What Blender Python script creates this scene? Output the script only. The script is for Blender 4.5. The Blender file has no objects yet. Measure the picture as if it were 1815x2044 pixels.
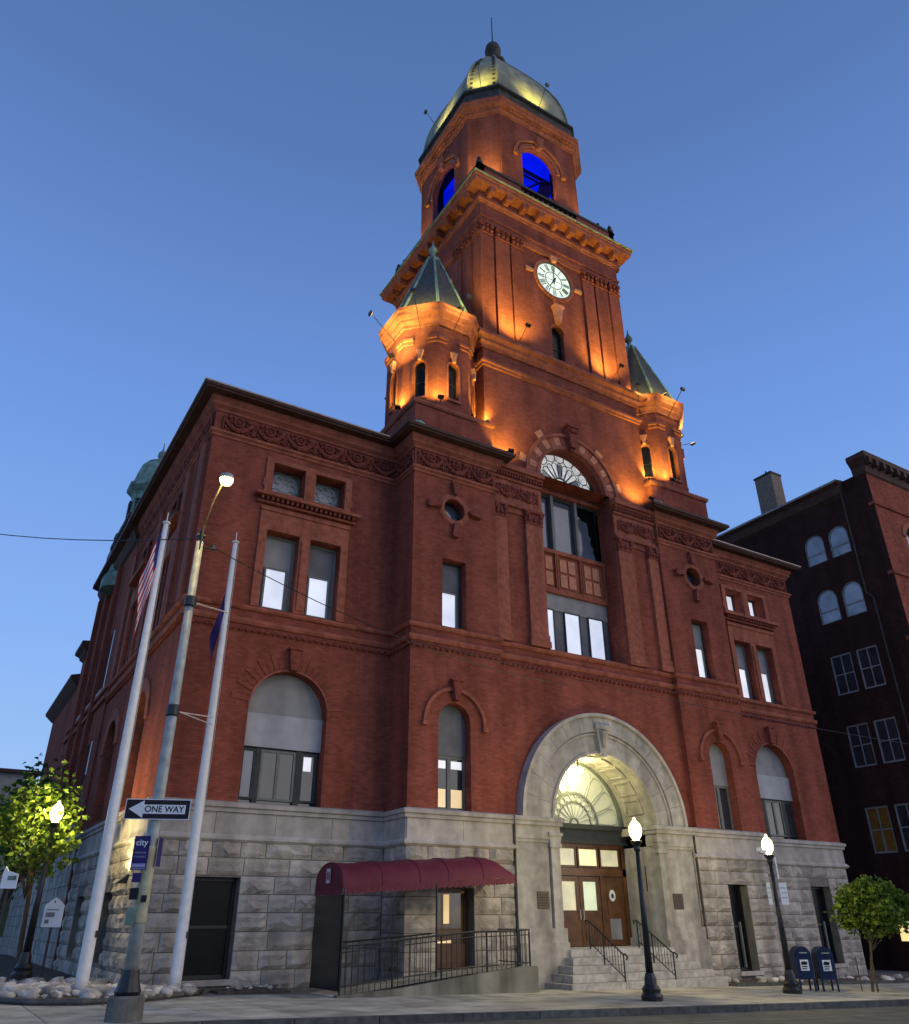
import bpy, math, random
from math import sin, cos, pi, radians, sqrt
from mathutils import Matrix, Vector
random.seed(7)
S = bpy.context.scene
COL = S.collection

# ------------------------------------------------------------------ camera
CAM = Vector((-20.431, -24.271, 1.6))
_ya, _pi, _ro = radians(31.626), radians(27.414), radians(-0.228)
_fw = Vector((sin(_ya)*cos(_pi), cos(_ya)*cos(_pi), sin(_pi)))
_rt = Vector((cos(_ya), -sin(_ya), 0)); _up = _rt.cross(_fw)
_r2 = _rt*cos(_ro) + _up*sin(_ro); _u2 = -_rt*sin(_ro) + _up*cos(_ro)
cd = bpy.data.cameras.new('camera'); cam = bpy.data.objects.new('camera', cd); COL.objects.link(cam)
m = Matrix((( _r2.x, _u2.x, -_fw.x, CAM.x), (_r2.y, _u2.y, -_fw.y, CAM.y), (_r2.z, _u2.z, -_fw.z, CAM.z), (0, 0, 0, 1)))
cam.matrix_world = m
cd.sensor_fit = 'HORIZONTAL'; cd.sensor_width = 36; cd.lens = 36*1570.5/1815
cd.clip_start = 0.1; cd.clip_end = 2000
S.camera = cam

# ------------------------------------------------------------------ sky (dusk)
W = bpy.data.worlds.new('World'); S.world = W; W.use_nodes = True
nt = W.node_tree; nt.nodes.clear()
out = nt.nodes.new('ShaderNodeOutputWorld'); bg = nt.nodes.new('ShaderNodeBackground')
tc = nt.nodes.new('ShaderNodeTexCoord'); sx = nt.nodes.new('ShaderNodeSeparateXYZ'); rp = nt.nodes.new('ShaderNodeValToRGB')
nt.links.new(tc.outputs['Generated'], sx.inputs[0]); nt.links.new(sx.outputs['Z'], rp.inputs[0])
nt.links.new(rp.outputs[0], bg.inputs[0]); nt.links.new(bg.outputs[0], out.inputs[0])
cr = rp.color_ramp
stops = [(0.0, (.42, .64, .93)), (0.12, (.34, .56, .94)), (0.30, (.245, .445, .90)), (0.55, (.155, .31, .735)), (0.78, (.098, .198, .475)), (1.0, (.06, .13, .34))]
while len(cr.elements) < len(stops): cr.elements.new(0.5)
for e, (p, c) in zip(cr.elements, stops): e.position = p; e.color = (*c, 1)
bg.inputs[1].default_value = 1.0
# the afterglow behind the camera: one very soft, slightly warm sun
sd = bpy.data.lights.new('afterglow_sun', 'SUN'); so = bpy.data.objects.new('afterglow_sun', sd); COL.objects.link(so)
sd.energy = 1.12; sd.angle = radians(70); sd.color = (1.0, .76, .46)
so.rotation_euler = Vector((-0.85, 1.0, -0.50)).to_track_quat('-Z', 'Y').to_euler()
S.view_settings.view_transform = 'Standard'; S.view_settings.look = 'None'
S.view_settings.exposure = 0; S.view_settings.gamma = 1; S.view_settings.use_curve_mapping = False
S.cycles.max_bounces = 5; S.cycles.use_denoising = True
S.cycles.sample_clamp_indirect = 4

# ------------------------------------------------------------------ materials
def mat(name, base, rough=.85, var=.25, scale=3.0, bump=.0, bscale=30, metal=0, spec=.14, c2=None, stain=0):
    M = bpy.data.materials.new(name); M.use_nodes = True; t = M.node_tree; b = t.nodes['Principled BSDF']
    b.inputs['Roughness'].default_value = rough; b.inputs['Metallic'].default_value = metal
    b.inputs['Specular IOR Level'].default_value = spec
    g = t.nodes.new('ShaderNodeNewGeometry'); n = t.nodes.new('ShaderNodeTexNoise'); n.inputs['Scale'].default_value = scale; n.inputs['Detail'].default_value = 6
    t.links.new(g.outputs['Position'], n.inputs['Vector'])
    r = t.nodes.new('ShaderNodeValToRGB'); t.links.new(n.outputs['Fac'], r.inputs[0])
    lo = tuple(x*(1-var) for x in base); hi = c2 if c2 else tuple(min(1, x*(1+var)) for x in base)
    r.color_ramp.elements[0].position = .32; r.color_ramp.elements[0].color = (*lo, 1)
    r.color_ramp.elements[1].position = .68; r.color_ramp.elements[1].color = (*hi, 1)
    col = r.outputs[0]
    if stain:
        mp = t.nodes.new('ShaderNodeMapping'); mp.inputs['Scale'].default_value = (1.6, 1.6, .12)
        t.links.new(g.outputs['Position'], mp.inputs[0]); n2 = t.nodes.new('ShaderNodeTexNoise'); n2.inputs['Scale'].default_value = 1.0; n2.inputs['Detail'].default_value = 5
        t.links.new(mp.outputs[0], n2.inputs['Vector']); r2 = t.nodes.new('ShaderNodeValToRGB')
        r2.color_ramp.elements[0].position = .35; r2.color_ramp.elements[0].color = (1-stain,)*3+(1,)
        r2.color_ramp.elements[1].position = .62; r2.color_ramp.elements[1].color = (1, 1, 1, 1)
        t.links.new(n2.outputs['Fac'], r2.inputs[0]); mx = t.nodes.new('ShaderNodeMix'); mx.data_type = 'RGBA'; mx.blend_type = 'MULTIPLY'; mx.inputs[0].default_value = 1
        t.links.new(col, mx.inputs[6]); t.links.new(r2.outputs[0], mx.inputs[7]); col = mx.outputs[2]
    t.links.new(col, b.inputs['Base Color'])
    if bump:
        n3 = t.nodes.new('ShaderNodeTexNoise'); n3.inputs['Scale'].default_value = bscale; n3.inputs['Detail'].default_value = 8
        t.links.new(g.outputs['Position'], n3.inputs['Vector']); bp = t.nodes.new('ShaderNodeBump'); bp.inputs['Strength'].default_value = bump; bp.inputs['Distance'].default_value = .03
        t.links.new(n3.outputs['Fac'], bp.inputs['Height']); t.links.new(bp.outputs[0], b.inputs['Normal'])
    return M
def per_piece(M, amt):
    t = M.node_tree; b = t.nodes['Principled BSDF']; oi = t.nodes.new('ShaderNodeObjectInfo'); mr = t.nodes.new('ShaderNodeMapRange')
    mr.inputs[3].default_value = 1-amt; mr.inputs[4].default_value = 1+amt; t.links.new(oi.outputs['Random'], mr.inputs[0])
    vm = t.nodes.new('ShaderNodeVectorMath'); vm.operation = 'SCALE'; src = b.inputs['Base Color'].links[0].from_socket
    t.links.new(src, vm.inputs[0]); t.links.new(mr.outputs[0], vm.inputs['Scale']); t.links.new(vm.outputs[0], b.inputs['Base Color'])
def brick(name, base, var=.3, mortar=.6, bw=.21, rh=.075, stain=.25, rough=.9, blotch=.22):
    M = bpy.data.materials.new(name); M.use_nodes = True; t = M.node_tree; b = t.nodes['Principled BSDF']
    b.inputs['Roughness'].default_value = rough; b.inputs['Specular IOR Level'].default_value = .06
    g = t.nodes.new('ShaderNodeNewGeometry'); s = t.nodes.new('ShaderNodeSeparateXYZ'); t.links.new(g.outputs['Position'], s.inputs[0])
    sub = t.nodes.new('ShaderNodeMath'); sub.operation = 'SUBTRACT'; t.links.new(s.outputs[0], sub.inputs[0]); t.links.new(s.outputs[1], sub.inputs[1])
    c = t.nodes.new('ShaderNodeCombineXYZ'); t.links.new(sub.outputs[0], c.inputs[0]); t.links.new(s.outputs[2], c.inputs[1])
    k = t.nodes.new('ShaderNodeTexBrick'); t.links.new(c.outputs[0], k.inputs[0]); k.inputs['Scale'].default_value = 1
    k.inputs['Brick Width'].default_value = bw; k.inputs['Row Height'].default_value = rh; k.inputs['Mortar Size'].default_value = .006; k.inputs['Bias'].default_value = 0
    k.inputs['Color1'].default_value = (*[x*(1-var) for x in base], 1); k.inputs['Color2'].default_value = (*[x*(1+var) for x in base], 1)
    k.inputs['Mortar'].default_value = (*[x*mortar for x in base], 1)
    n = t.nodes.new('ShaderNodeTexNoise'); n.inputs['Scale'].default_value = 1.1; n.inputs['Detail'].default_value = 9; n.inputs['Roughness'].default_value = .65
    t.links.new(g.outputs['Position'], n.inputs['Vector']); r = t.nodes.new('ShaderNodeValToRGB')
    r.color_ramp.elements[0].position = .3; r.color_ramp.elements[0].color = (1-blotch,)*3+(1,); r.color_ramp.elements[1].position = .7; r.color_ramp.elements[1].color = (1+blotch*.4,)*3+(1,)
    t.links.new(n.outputs['Fac'], r.inputs[0])
    mx = t.nodes.new('ShaderNodeMix'); mx.data_type = 'RGBA'; mx.blend_type = 'MULTIPLY'; mx.inputs[0].default_value = 1
    t.links.new(k.outputs[0], mx.inputs[6]); t.links.new(r.outputs[0], mx.inputs[7])
    mp = t.nodes.new('ShaderNodeMapping'); mp.inputs['Scale'].default_value = (1.3, 1.3, .1); t.links.new(g.outputs['Position'], mp.inputs[0])
    n2 = t.nodes.new('ShaderNodeTexNoise'); n2.inputs['Scale'].default_value = 1; n2.inputs['Detail'].default_value = 5; t.links.new(mp.outputs[0], n2.inputs['Vector'])
    r2 = t.nodes.new('ShaderNodeValToRGB'); r2.color_ramp.elements[0].position = .35; r2.color_ramp.elements[0].color = (1-stain,)*3+(1,); r2.color_ramp.elements[1].position = .6
    t.links.new(n2.outputs['Fac'], r2.inputs[0]); m2 = t.nodes.new('ShaderNodeMix'); m2.data_type = 'RGBA'; m2.blend_type = 'MULTIPLY'; m2.inputs[0].default_value = 1
    t.links.new(mx.outputs[2], m2.inputs[6]); t.links.new(r2.outputs[0], m2.inputs[7]); t.links.new(m2.outputs[2], b.inputs['Base Color'])
    bp = t.nodes.new('ShaderNodeBump'); bp.inputs['Strength'].default_value = .35; bp.inputs['Distance'].default_value = .01; bp.invert = True
    t.links.new(k.outputs['Fac'], bp.inputs['Height']); t.links.new(bp.outputs[0], b.inputs['Normal'])
    return M
def emit(name, colr, strength, var=.0, scale=1.5):
    M = bpy.data.materials.new(name); M.use_nodes = True; t = M.node_tree; b = t.nodes['Principled BSDF']
    b.inputs['Base Color'].default_value = (.5, .5, .5, 1) if strength < 3 else (*colr, 1); b.inputs['Roughness'].default_value = .3
    b.inputs['Emission Color'].default_value = (*colr, 1); b.inputs['Emission Strength'].default_value = strength
    if var:
        g = t.nodes.new('ShaderNodeNewGeometry'); n = t.nodes.new('ShaderNodeTexNoise'); n.inputs['Scale'].default_value = scale; t.links.new(g.outputs['Position'], n.inputs['Vector'])
        r = t.nodes.new('ShaderNodeValToRGB'); r.color_ramp.elements[0].color = (*[x*(1-var) for x in colr], 1); r.color_ramp.elements[1].color = (*colr, 1)
        r.color_ramp.elements[0].position = .35; r.color_ramp.elements[1].position = .6
        t.links.new(n.outputs['Fac'], r.inputs[0]); t.links.new(r.outputs[0], b.inputs['Emission Color'])
    return M
BR = brick('red_brick', (.285, .082, .056), var=.16, mortar=.8, stain=.3, blotch=.24)
BRD = brick('shade_darkened_maroon_brick', (.06, .026, .023), var=.15, mortar=.8, blotch=.3)  # maroon brick, darkened further to put the alley wall's shade into its colour
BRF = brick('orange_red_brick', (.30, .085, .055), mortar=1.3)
TC = mat('terracotta', (.335, .105, .066), .85, .22, 5, .3, 25, stain=.3)
TCD = mat('terracotta_ornament', (.20, .052, .036), .8, .3, 8, .3, 30)
TCL = mat('buff_terracotta', (.50, .21, .13), .8, .2, 6)
GR = mat('rock_faced_granite', (.44, .39, .335), .9, .24, 2.2, .8, 14, stain=.35)
GS = mat('dressed_granite', (.46, .41, .36), .85, .16, 3, .25, 60, stain=.25)
GJ = mat('mortar_joint', (.19, .17, .15), .95, .2, 4)
GP = mat('portal_granite', (.43, .40, .36), .8, .2, 3, .3, 40, stain=.4)
GSTEP = mat('granite_step', (.40, .38, .36), .8, .25, 5, .3, 50)
SL = mat('roof_slate', (.062, .066, .068), .6, .35, 9, .5, 22)
CUV = mat('verdigris_copper', (.20, .30, .25), .7, .35, 3, .2, 20, stain=.3)
CUD = mat('dark_copper', (.055, .05, .042), .6, .4, 3, .2)
DM = mat('dome_sheet_metal', (.30, .30, .20), .5, .22, 1.4, .15, 12, metal=.25, stain=.4)
RF = mat('eave_brown_paint', (.085, .042, .032), .7, .2, 3)
RFE = mat('eave_metal_edge', (.30, .24, .22), .5, .2, 4, metal=.4)
WG = mat('grey_painted_wood', (.17, .18, .17), .6, .15, 3)
WD = mat('dark_grey_frame', (.045, .05, .052), .5, .2, 4)
PG = mat('grey_infill_panel', (.30, .29, .285), .8, .12, 2, stain=.15)
PGD = mat('dark_grey_infill_panel', (.15, .15, .16), .8, .15, 2)
PGL = mat('pale_infill_panel', (.40, .40, .41), .8, .1, 2, stain=.15)
BLK = mat('black_iron', (.012, .012, .013), .4, .2, 5, spec=.5)
GLD = mat('dark_interior_glass', (.006, .007, .010), .25, .3, 2, spec=.12)
BLM = mat('matte_black_void', (.004, .004, .005), .9, .1, 2, spec=.05)
WOOD = mat('varnished_oak_door', (.105, .042, .018), .35, .35, 2.5, .1, 30, spec=.5)
PW = mat('white_flagpole_paint', (.78, .77, .74), .5, .07, 6, stain=.2)
PGY = mat('galvanised_pole', (.36, .38, .36), .55, .22, 5, .1, 30, metal=.3)
PYL = mat('yellowed_pole_wrap', (.40, .39, .26), .6, .2, 5)
CON = mat('sidewalk_concrete', (.40, .375, .30), .9, .34, 1.4, .3, 50)
CRB = mat('granite_curb', (.10, .10, .092), .85, .3, 6, .3, 40)
ASP = mat('asphalt', (.12, .122, .105), .85, .22, 1.5, .5, 80)
DIRT = mat('bed_mulch', (.11, .085, .07), .95, .4, 8, .8, 20)
ROCK = mat('pale_field_stone', (.46, .42, .37), .85, .45, 3, .5, 12)
AWN = mat('burgundy_awning_canvas', (.125, .022, .038), .55, .12, 3, .15, 40)
NAVY = mat('navy_enamel', (.008, .018, .06), .5, .2, 3, spec=.25)
WHT = mat('white_sign_sheet', (.72, .74, .76), .5, .04, 3)
BKS = mat('black_sign_sheet', (.022, .018, .025), .45, .1, 3)
PUR = mat('purple_sign_sheet', (.035, .025, .13), .45, .15, 4)
LAV = mat('lavender_print', (.35, .33, .55), .5, .1, 4)
LEAF = mat('leaf_green', (.075, .145, .022), .55, .45, 5, spec=.3, c2=(.19, .29, .035))
LEAFD = mat('deep_leaf_green', (.035, .085, .015), .55, .45, 5, spec=.3, c2=(.06, .14, .02))
BARK = mat('bark', (.10, .075, .055), .9, .3, 10, .5, 30)
FR = mat('flag_red', (.42, .03, .05), .7, .1, 5); FW = mat('flag_white', (.70, .68, .72), .7, .06, 5); FB = mat('flag_blue', (.03, .04, .16), .7, .1, 5)
FP = mat('flag_indigo', (.022, .014, .085), .7, .3, 5)
BRZ = mat('bronze_plaque', (.10, .085, .07), .5, .2, 10, metal=.5)
BEI = mat('beige_stucco', (.36, .33, .28), .9, .1, 1.5)
MEM = mat('roof_membrane', (.10, .09, .085), .9, .2, 1)
CHM = mat('chimney_brick', (.22, .17, .13), .9, .25, 8, .4, 20)
GL = mat('window_glass', (.030, .034, .042), .06, .3, 1.2, spec=.9)
GLW = mat('hazy_window_glass', (.30, .31, .34), .12, .35, .9, spec=.8)
GLB = mat('grey_blue_glass', (.10, .12, .16), .08, .35, .8, spec=.9)
STG = mat('stained_glass', (.16, .20, .24), .3, .35, 6, spec=.7)
LEAD = mat('pale_lead_came', (.42, .44, .42), .6, .1, 4)
OPL = emit('opal_fan_glass', (.60, .60, .60), .85, .35, 4)
EW = emit('emissive_pane_cool', (.62, .68, .86), .92, .22, .9)  # emission paints in the bright sky reflected by glass and white blinds
EWW = emit('emissive_pane_white', (.76, .76, .84), .92, .22, .9)  # same painted sky glow in a whiter tint
EY = emit('lit_window_yellow', (.95, .62, .20), .75, .2)
EYB = emit('bright_yellow_sign_window', (1.0, .74, .25), 1.1, .15)
EFAN = emit('fanlight_glass_lit', (.33, .36, .17), .5, .35, .8)
EDR = emit('door_glass_lit', (.62, .55, .26), .75, .35, 2)
ETR = emit('transom_glass_lit', (.95, .80, .36), .9, .15, 2)
EB = emit('blue_glow_belfry_wall', (.0, .008, .90), 1.0, .4, .7)  # the chamber's blue light is put into its surfaces as emission
CLK = emit('backlit_clock_glass', (.72, .90, .74), .85, .05)
EFL = emit('flood_lens', (1.0, .55, .12), 8); EFY = emit('flood_lens_yellow', (1.0, .8, .3), 6)

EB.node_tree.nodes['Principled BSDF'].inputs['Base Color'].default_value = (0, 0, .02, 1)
for M_ in (LEAF, LEAFD):
    t = M_.node_tree; b = t.nodes['Principled BSDF']; o_ = t.nodes['Material Output']; tr = t.nodes.new('ShaderNodeBsdfTranslucent'); ms = t.nodes.new('ShaderNodeMixShader'); ms.inputs[0].default_value = .45
    cl_ = b.inputs['Base Color'].links[0].from_socket; t.links.new(cl_, tr.inputs[0]); t.links.new(b.outputs[0], ms.inputs[1]); t.links.new(tr.outputs[0], ms.inputs[2]); t.links.new(ms.outputs[0], o_.inputs[0])
per_piece(GR, .11); per_piece(CON, .14); per_piece(GS, .08); per_piece(ROCK, .35); per_piece(GSTEP, .1); per_piece(CRB, .2)
def glass_lamp(name, colr, vis, clear=.6):
    M = bpy.data.materials.new(name); M.use_nodes = True; t = M.node_tree; t.nodes.clear(); o_ = t.nodes.new('ShaderNodeOutputMaterial')
    e_ = t.nodes.new('ShaderNodeEmission'); e_.inputs[0].default_value = (*colr, 1); e_.inputs[1].default_value = vis/(1-clear); tr = t.nodes.new('ShaderNodeBsdfTransparent'); m_ = t.nodes.new('ShaderNodeMixShader'); m_.inputs[0].default_value = clear
    t.links.new(e_.outputs[0], m_.inputs[1]); t.links.new(tr.outputs[0], m_.inputs[2]); t.links.new(m_.outputs[0], o_.inputs[0]); return M
def bulb(parent, loc, power, colr, r=.08):
    d = bpy.data.lights.new('bulb', 'POINT'); d.energy = power; d.color = colr; d.shadow_soft_size = r
    o = bpy.data.objects.new('bulb', d); COL.objects.link(o); o.parent = parent; o.location = loc; return o
# ------------------------------------------------------------------ mesh builder
def frame(ox, oy, deg):
    a = radians(deg); c, s = cos(a), sin(a)
    return lambda u, d, z: (ox + u*c - d*s, oy + u*s + d*c, z)
ID = lambda u, d, z: (u, d, z)
def face_frame(cx, cy, ap, deg):
    a = radians(deg); return frame(cx + ap*sin(a), cy - ap*cos(a), deg)
class MB:
    def __init__(s, F=ID): s.V = []; s.Fc = []; s.mi = []; s.F = F; s.cur = 0
    def v(s, p): s.V.append(s.F(*p)); return len(s.V)-1
    def f(s, *pts): s.Fc.append([s.v(p) for p in pts]); s.mi.append(s.cur)
    def box(s, u0, u1, d0, d1, z0, z1):
        a = [s.v((u, d, z)) for z in (z0, z1) for d in (d0, d1) for u in (u0, u1)]
        for q in ((0, 1, 5, 4), (1, 3, 7, 5), (3, 2, 6, 7), (2, 0, 4, 6), (4, 5, 7, 6), (0, 2, 3, 1)): s.Fc.append([a[i] for i in q]); s.mi.append(s.cur)
        return s
    def prism(s, pts, d0, d1):
        n = len(pts); a = [s.v((u, d0, z)) for u, z in pts]; b = [s.v((u, d1, z)) for u, z in pts]
        s.Fc.append(a); s.Fc.append(b[::-1]); s.mi += [s.cur]*2
        for i in range(n): j = (i+1) % n; s.Fc.append([a[i], b[i], b[j], a[j]]); s.mi.append(s.cur)
        return s
    def hprism(s, pts, z0, z1):
        n = len(pts); a = [s.v((x, y, z0)) for x, y in pts]; b = [s.v((x, y, z1)) for x, y in pts]
        s.Fc.append(a); s.Fc.append(b[::-1]); s.mi += [s.cur]*2
        for i in range(n): j = (i+1) % n; s.Fc.append([a[i], b[i], b[j], a[j]]); s.mi.append(s.cur)
        return s
    def ring(s, cu, cz, r0, r1, d0, d1, a0=0, a1=180, n=24):
        for i in range(n):
            p, q = radians(a0+(a1-a0)*i/n), radians(a0+(a1-a0)*(i+1)/n)
            P = [(cu+r*cos(t), cz+r*sin(t)) for t in (p, q) for r in (r0, r1)]
            A = [s.v((u, d, z)) for d in (d0, d1) for u, z in (P[0], P[1], P[3], P[2])]
            for k in ((0, 1, 2, 3), (7, 6, 5, 4), (1, 5, 6, 2), (3, 7, 4, 0)): s.Fc.append([A[x] for x in k]); s.mi.append(s.cur)
            if i == 0: s.Fc.append([A[0], A[4], A[5], A[1]]); s.mi.append(s.cur)
            if i == n-1: s.Fc.append([A[3], A[2], A[6], A[7]]); s.mi.append(s.cur)
        return s
    def tube(s, p0, p1, r0, r1=None, n=8, cap=True):
        if r1 is None: r1 = r0
        p0, p1 = Vector(p0), Vector(p1); ax = (p1-p0).normalized(); t = Vector((0, 0, 1)) if abs(ax.z) < .9 else Vector((1, 0, 0))
        e = ax.cross(t).normalized(); g = ax.cross(e)
        A = [s.v(tuple(p0+(e*cos(2*pi*i/n)+g*sin(2*pi*i/n))*r0)) for i in range(n)]
        B = [s.v(tuple(p1+(e*cos(2*pi*i/n)+g*sin(2*pi*i/n))*r1)) for i in range(n)]
        for i in range(n): j = (i+1) % n; s.Fc.append([A[i], A[j], B[j], B[i]]); s.mi.append(s.cur)
        if cap: s.Fc.append(A[::-1]); s.Fc.append(B); s.mi += [s.cur]*2
        return s
    def path(s, pts, r, n=6):
        for a, b in zip(pts[:-1], pts[1:]): s.tube(a, b, r, r, n)
        return s
    def lathe(s, cx, cy, prof, n=16, rot=0, sq=1):
        rings = []
        for r, z in prof: rings.append([s.v((cx+r*cos(2*pi*i/n+rot), cy+r*sin(2*pi*i/n+rot), z)) for i in range(n)])
        for A, B in zip(rings[:-1], rings[1:]):
            for i in range(n): j = (i+1) % n; s.Fc.append([A[i], A[j], B[j], B[i]]); s.mi.append(s.cur)
        s.Fc.append(rings[0][::-1]); s.Fc.append(rings[-1]); s.mi += [s.cur]*2
        return s
    def sweep(s, pathp, prof, closed=False):
        """profile (outward, z) mitred along a plan path; outward is to the right of travel"""
        n = len(pathp); cols = []
        for i in range(n):
            p = Vector(pathp[i])
            pr = Vector(pathp[i-1]) if (i > 0 or closed) else None; nx = Vector(pathp[(i+1) % n]) if (i < n-1 or closed) else None
            d1 = (p-pr).normalized() if pr is not None else (nx-p).normalized(); d2 = (nx-p).normalized() if nx is not None else d1
            n1 = Vector((d1.y, -d1.x)); n2 = Vector((d2.y, -d2.x)); mt = (n1+n2); mt = mt.normalized() if mt.length > 1e-6 else n1
            k = 1/max(.25, mt.dot(n1)); cols.append([s.v((p.x+mt.x*o*k, p.y+mt.y*o*k, z)) for o, z in prof])
        rng = range(n) if closed else range(n-1)
        for i in rng:
            A, B = cols[i], cols[(i+1) % n]
            for j in range(len(prof)): k = (j+1) % len(prof); s.Fc.append([A[j], B[j], B[k], A[k]]); s.mi.append(s.cur)
        if not closed: s.Fc.append(cols[0][::-1]); s.Fc.append(cols[-1]); s.mi += [s.cur]*2
        return s
    def wall(s, u0, u1, z0, z1, ops=(), reveal=.35, d=0, na=14):
        xs = {u0, u1}
        for o in ops:
            xs |= {o[0], o[1]}
            if len(o) > 4: 
                c, r = (o[0]+o[1])/2, (o[1]-o[0])/2; xs |= {c-r*cos(pi*i/na) for i in range(1, na)}
        xs = sorted(x for x in xs if u0-1e-9 <= x <= u1+1e-9)
        def top(o, x):
            if len(o) < 5: return o[3]
            c, r = (o[0]+o[1])/2, (o[1]-o[0])/2; return o[3]+sqrt(max(0, r*r-(x-c)**2))
        def bot(o, x):
            if len(o) < 5 or o[4] != 'c': return o[2]
            c, r = (o[0]+o[1])/2, (o[1]-o[0])/2; return o[3]-sqrt(max(0, r*r-(x-c)**2))
        for a, b in zip(xs[:-1], xs[1:]):
            if b-a < 1e-6: continue
            m_ = (a+b)/2; za = zb = z0
            for o in sorted([o for o in ops if o[0] < m_ < o[1]], key=lambda o: o[2]):
                if o[2] > z0+1e-6: s.f((a, d, za), (b, d, zb), (b, d, bot(o, b)), (a, d, bot(o, a)))
                za, zb = top(o, a), top(o, b)
            if z1 > min(za, zb)+1e-6: s.f((a, d, za), (b, d, zb), (b, d, z1), (a, d, z1))
        for o in ops:
            e = d+reveal
            if len(o) > 4 and o[4] == 'c':
                c, r = (o[0]+o[1])/2, (o[1]-o[0])/2; P = [(c-r*cos(2*pi*i/24), o[3]+r*sin(2*pi*i/24)) for i in range(25)]
                for p, q in zip(P[:-1], P[1:]): s.f((p[0], d, p[1]), (p[0], e, p[1]), (q[0], e, q[1]), (q[0], d, q[1]))
                continue
            s.f((o[0], d, o[2]), (o[0], e, o[2]), (o[0], e, o[3]), (o[0], d, o[3]))
            s.f((o[1], d, o[2]), (o[1], d, o[3]), (o[1], e, o[3]), (o[1], e, o[2]))
            if o[2] > z0: s.f((o[0], d, o[2]), (o[1], d, o[2]), (o[1], e, o[2]), (o[0], e, o[2]))
            if len(o) > 4:
                c, r = (o[0]+o[1])/2, (o[1]-o[0])/2; P = [(c-r*cos(pi*i/na), o[3]+r*sin(pi*i/na)) for i in range(na+1)]
                for p, q in zip(P[:-1], P[1:]): s.f((p[0], d, p[1]), (p[0], e, p[1]), (q[0], e, q[1]), (q[0], d, q[1]))
            else: s.f((o[0], d, o[3]), (o[0], e, o[3]), (o[1], e, o[3]), (o[1], d, o[3]))
        return s
    def build(s, name, mats, parent=None, smooth=False, loc=None):
        me = bpy.data.meshes.new(name); me.from_pydata(s.V, [], s.Fc)
        if not isinstance(mats, (list, tuple)): mats = [mats]
        for m_ in mats: me.materials.append(m_)
        if len(mats) > 1: me.polygons.foreach_set('material_index', s.mi)
        if smooth: me.polygons.foreach_set('use_smooth', [True]*len(s.Fc))
        me.update(); o = bpy.data.objects.new(name, me); COL.objects.link(o)
        if parent: o.parent = parent
        if loc: o.location = loc
        return o
def tag(o, label, cat, group=None):
    o['label'] = label; o['category'] = cat
    if group: o['group'] = group
    return o
def thing(name, label, cat, loc=(0, 0, 0), group=None, rz=0):
    o = bpy.data.objects.new(name, None); o.empty_display_size = .2; COL.objects.link(o); o.location = loc; o.rotation_euler = (0, 0, rz)
    return tag(o, label, cat, group)
def struct(o): o['kind'] = 'structure'; return o
def dup(o, parent=None, loc=None, rz=None):
    c = o.copy(); COL.objects.link(c); c.parent = parent
    if loc is not None: c.location = loc
    if rz is not None: c.rotation_euler = (0, 0, rz)
    for ch in list(o.children): dup(ch, c)
    return c
def g(x): return -0.33-0.02*max(-60, min(60, x))

# ------------------------------------------------------------------ ground
XS = [-300, -60, -40, -25, -22, -19, -16, -12, -8, -4, 0, 4, 8, 12, 16, 20, 26, 40, 60, 300]
def strip(mb, f0, f1, off, thick=0, xs=XS):
    for a, b in zip(xs[:-1], xs[1:]):
        mb.f((a, f0(a), g(a)+off), (b, f0(b), g(b)+off), (b, f1(b), g(b)+off), (a, f1(a), g(a)+off))
mb = MB(); strip(mb, lambda x: -300, lambda x: 400, -.14); struct(mb.build('road', ASP))
CURB = lambda x: -7.52-.083*(x+15.5) if x > -15.5 else -7.52
cx_ = [-18.6, -17, -15.5, -12, -8, -4, 0, 4, 8, 12, 16, 20, 26, 40, 60, 120]
cx_ = [-60, -40, -25] + cx_
# paving slabs: a run of concrete panels with open joints
side = MB(); strip(side, lambda x: CURB(x)+.18, lambda x: 45, -.025, xs=cx_); struct(side.build('pavement_base', GJ))
pv = bpy.data.objects.new('sidewalk', None); COL.objects.link(pv); pv['kind'] = 'structure'
x = -24.0
while x < 40:
    w = 1.5
    for k in range(4):
        a = lambda X: CURB(X)+.19+k*1.5; b2 = lambda X: CURB(X)+.19+(k+1)*1.5
        q = MB(); j = .012
        P = [(x+j, a(x)+j), (x+w-j, a(x+w)+j), (x+w-j, b2(x+w)-j), (x+j, b2(x)-j)]
        dz = random.uniform(-.003, .003)
        q.f(*[(X, Y, g(X)+dz) for X, Y in P])
        for (p, r) in zip(P, P[1:]+P[:1]): q.f((*p, g(p[0])+dz), (*r, g(r[0])+dz), (*r, g(r[0])-.024), (*p, g(p[0])-.024))
        q.build('paving_slab', CON, pv)
    x += w
kb = bpy.data.objects.new('curb', None); COL.objects.link(kb); kb['kind'] = 'structure'
x = -30.0
while x < 60:
    w = random.uniform(1.7, 2.3); q = MB(); j = .008
    P = [(x+j, CURB(x)), (x+w-j, CURB(x+w)), (x+w-j, CURB(x+w)+.17), (x+j, CURB(x)+.17)]
    T = [(p[0], p[1], g(p[0])+.004) for p in P]; B = [(p[0], p[1]-.0, g(p[0])-.3) for p in P]
    q.f(*T)
    for i in range(4): q.f(T[i], T[(i+1) % 4], B[(i+1) % 4], B[i])
    q.build('curb_stone', CRB, kb); x += w
# road wear line: painted parking line far down the road
ln = MB()
for a, b in zip(cx_[:-1], cx_[1:]):
    if b > 40: break
    ln.f((a, CURB(a)-1.75, g(a)-.136), (b, CURB(b)-1.75, g(b)-.136), (b, CURB(b)-1.65, g(b)-.136), (a, CURB(a)-1.65, g(a)-.136))
struct(ln.build('road_marking', mat('worn_road_paint', (.19, .19, .17), .8, .35, 3)))

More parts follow.
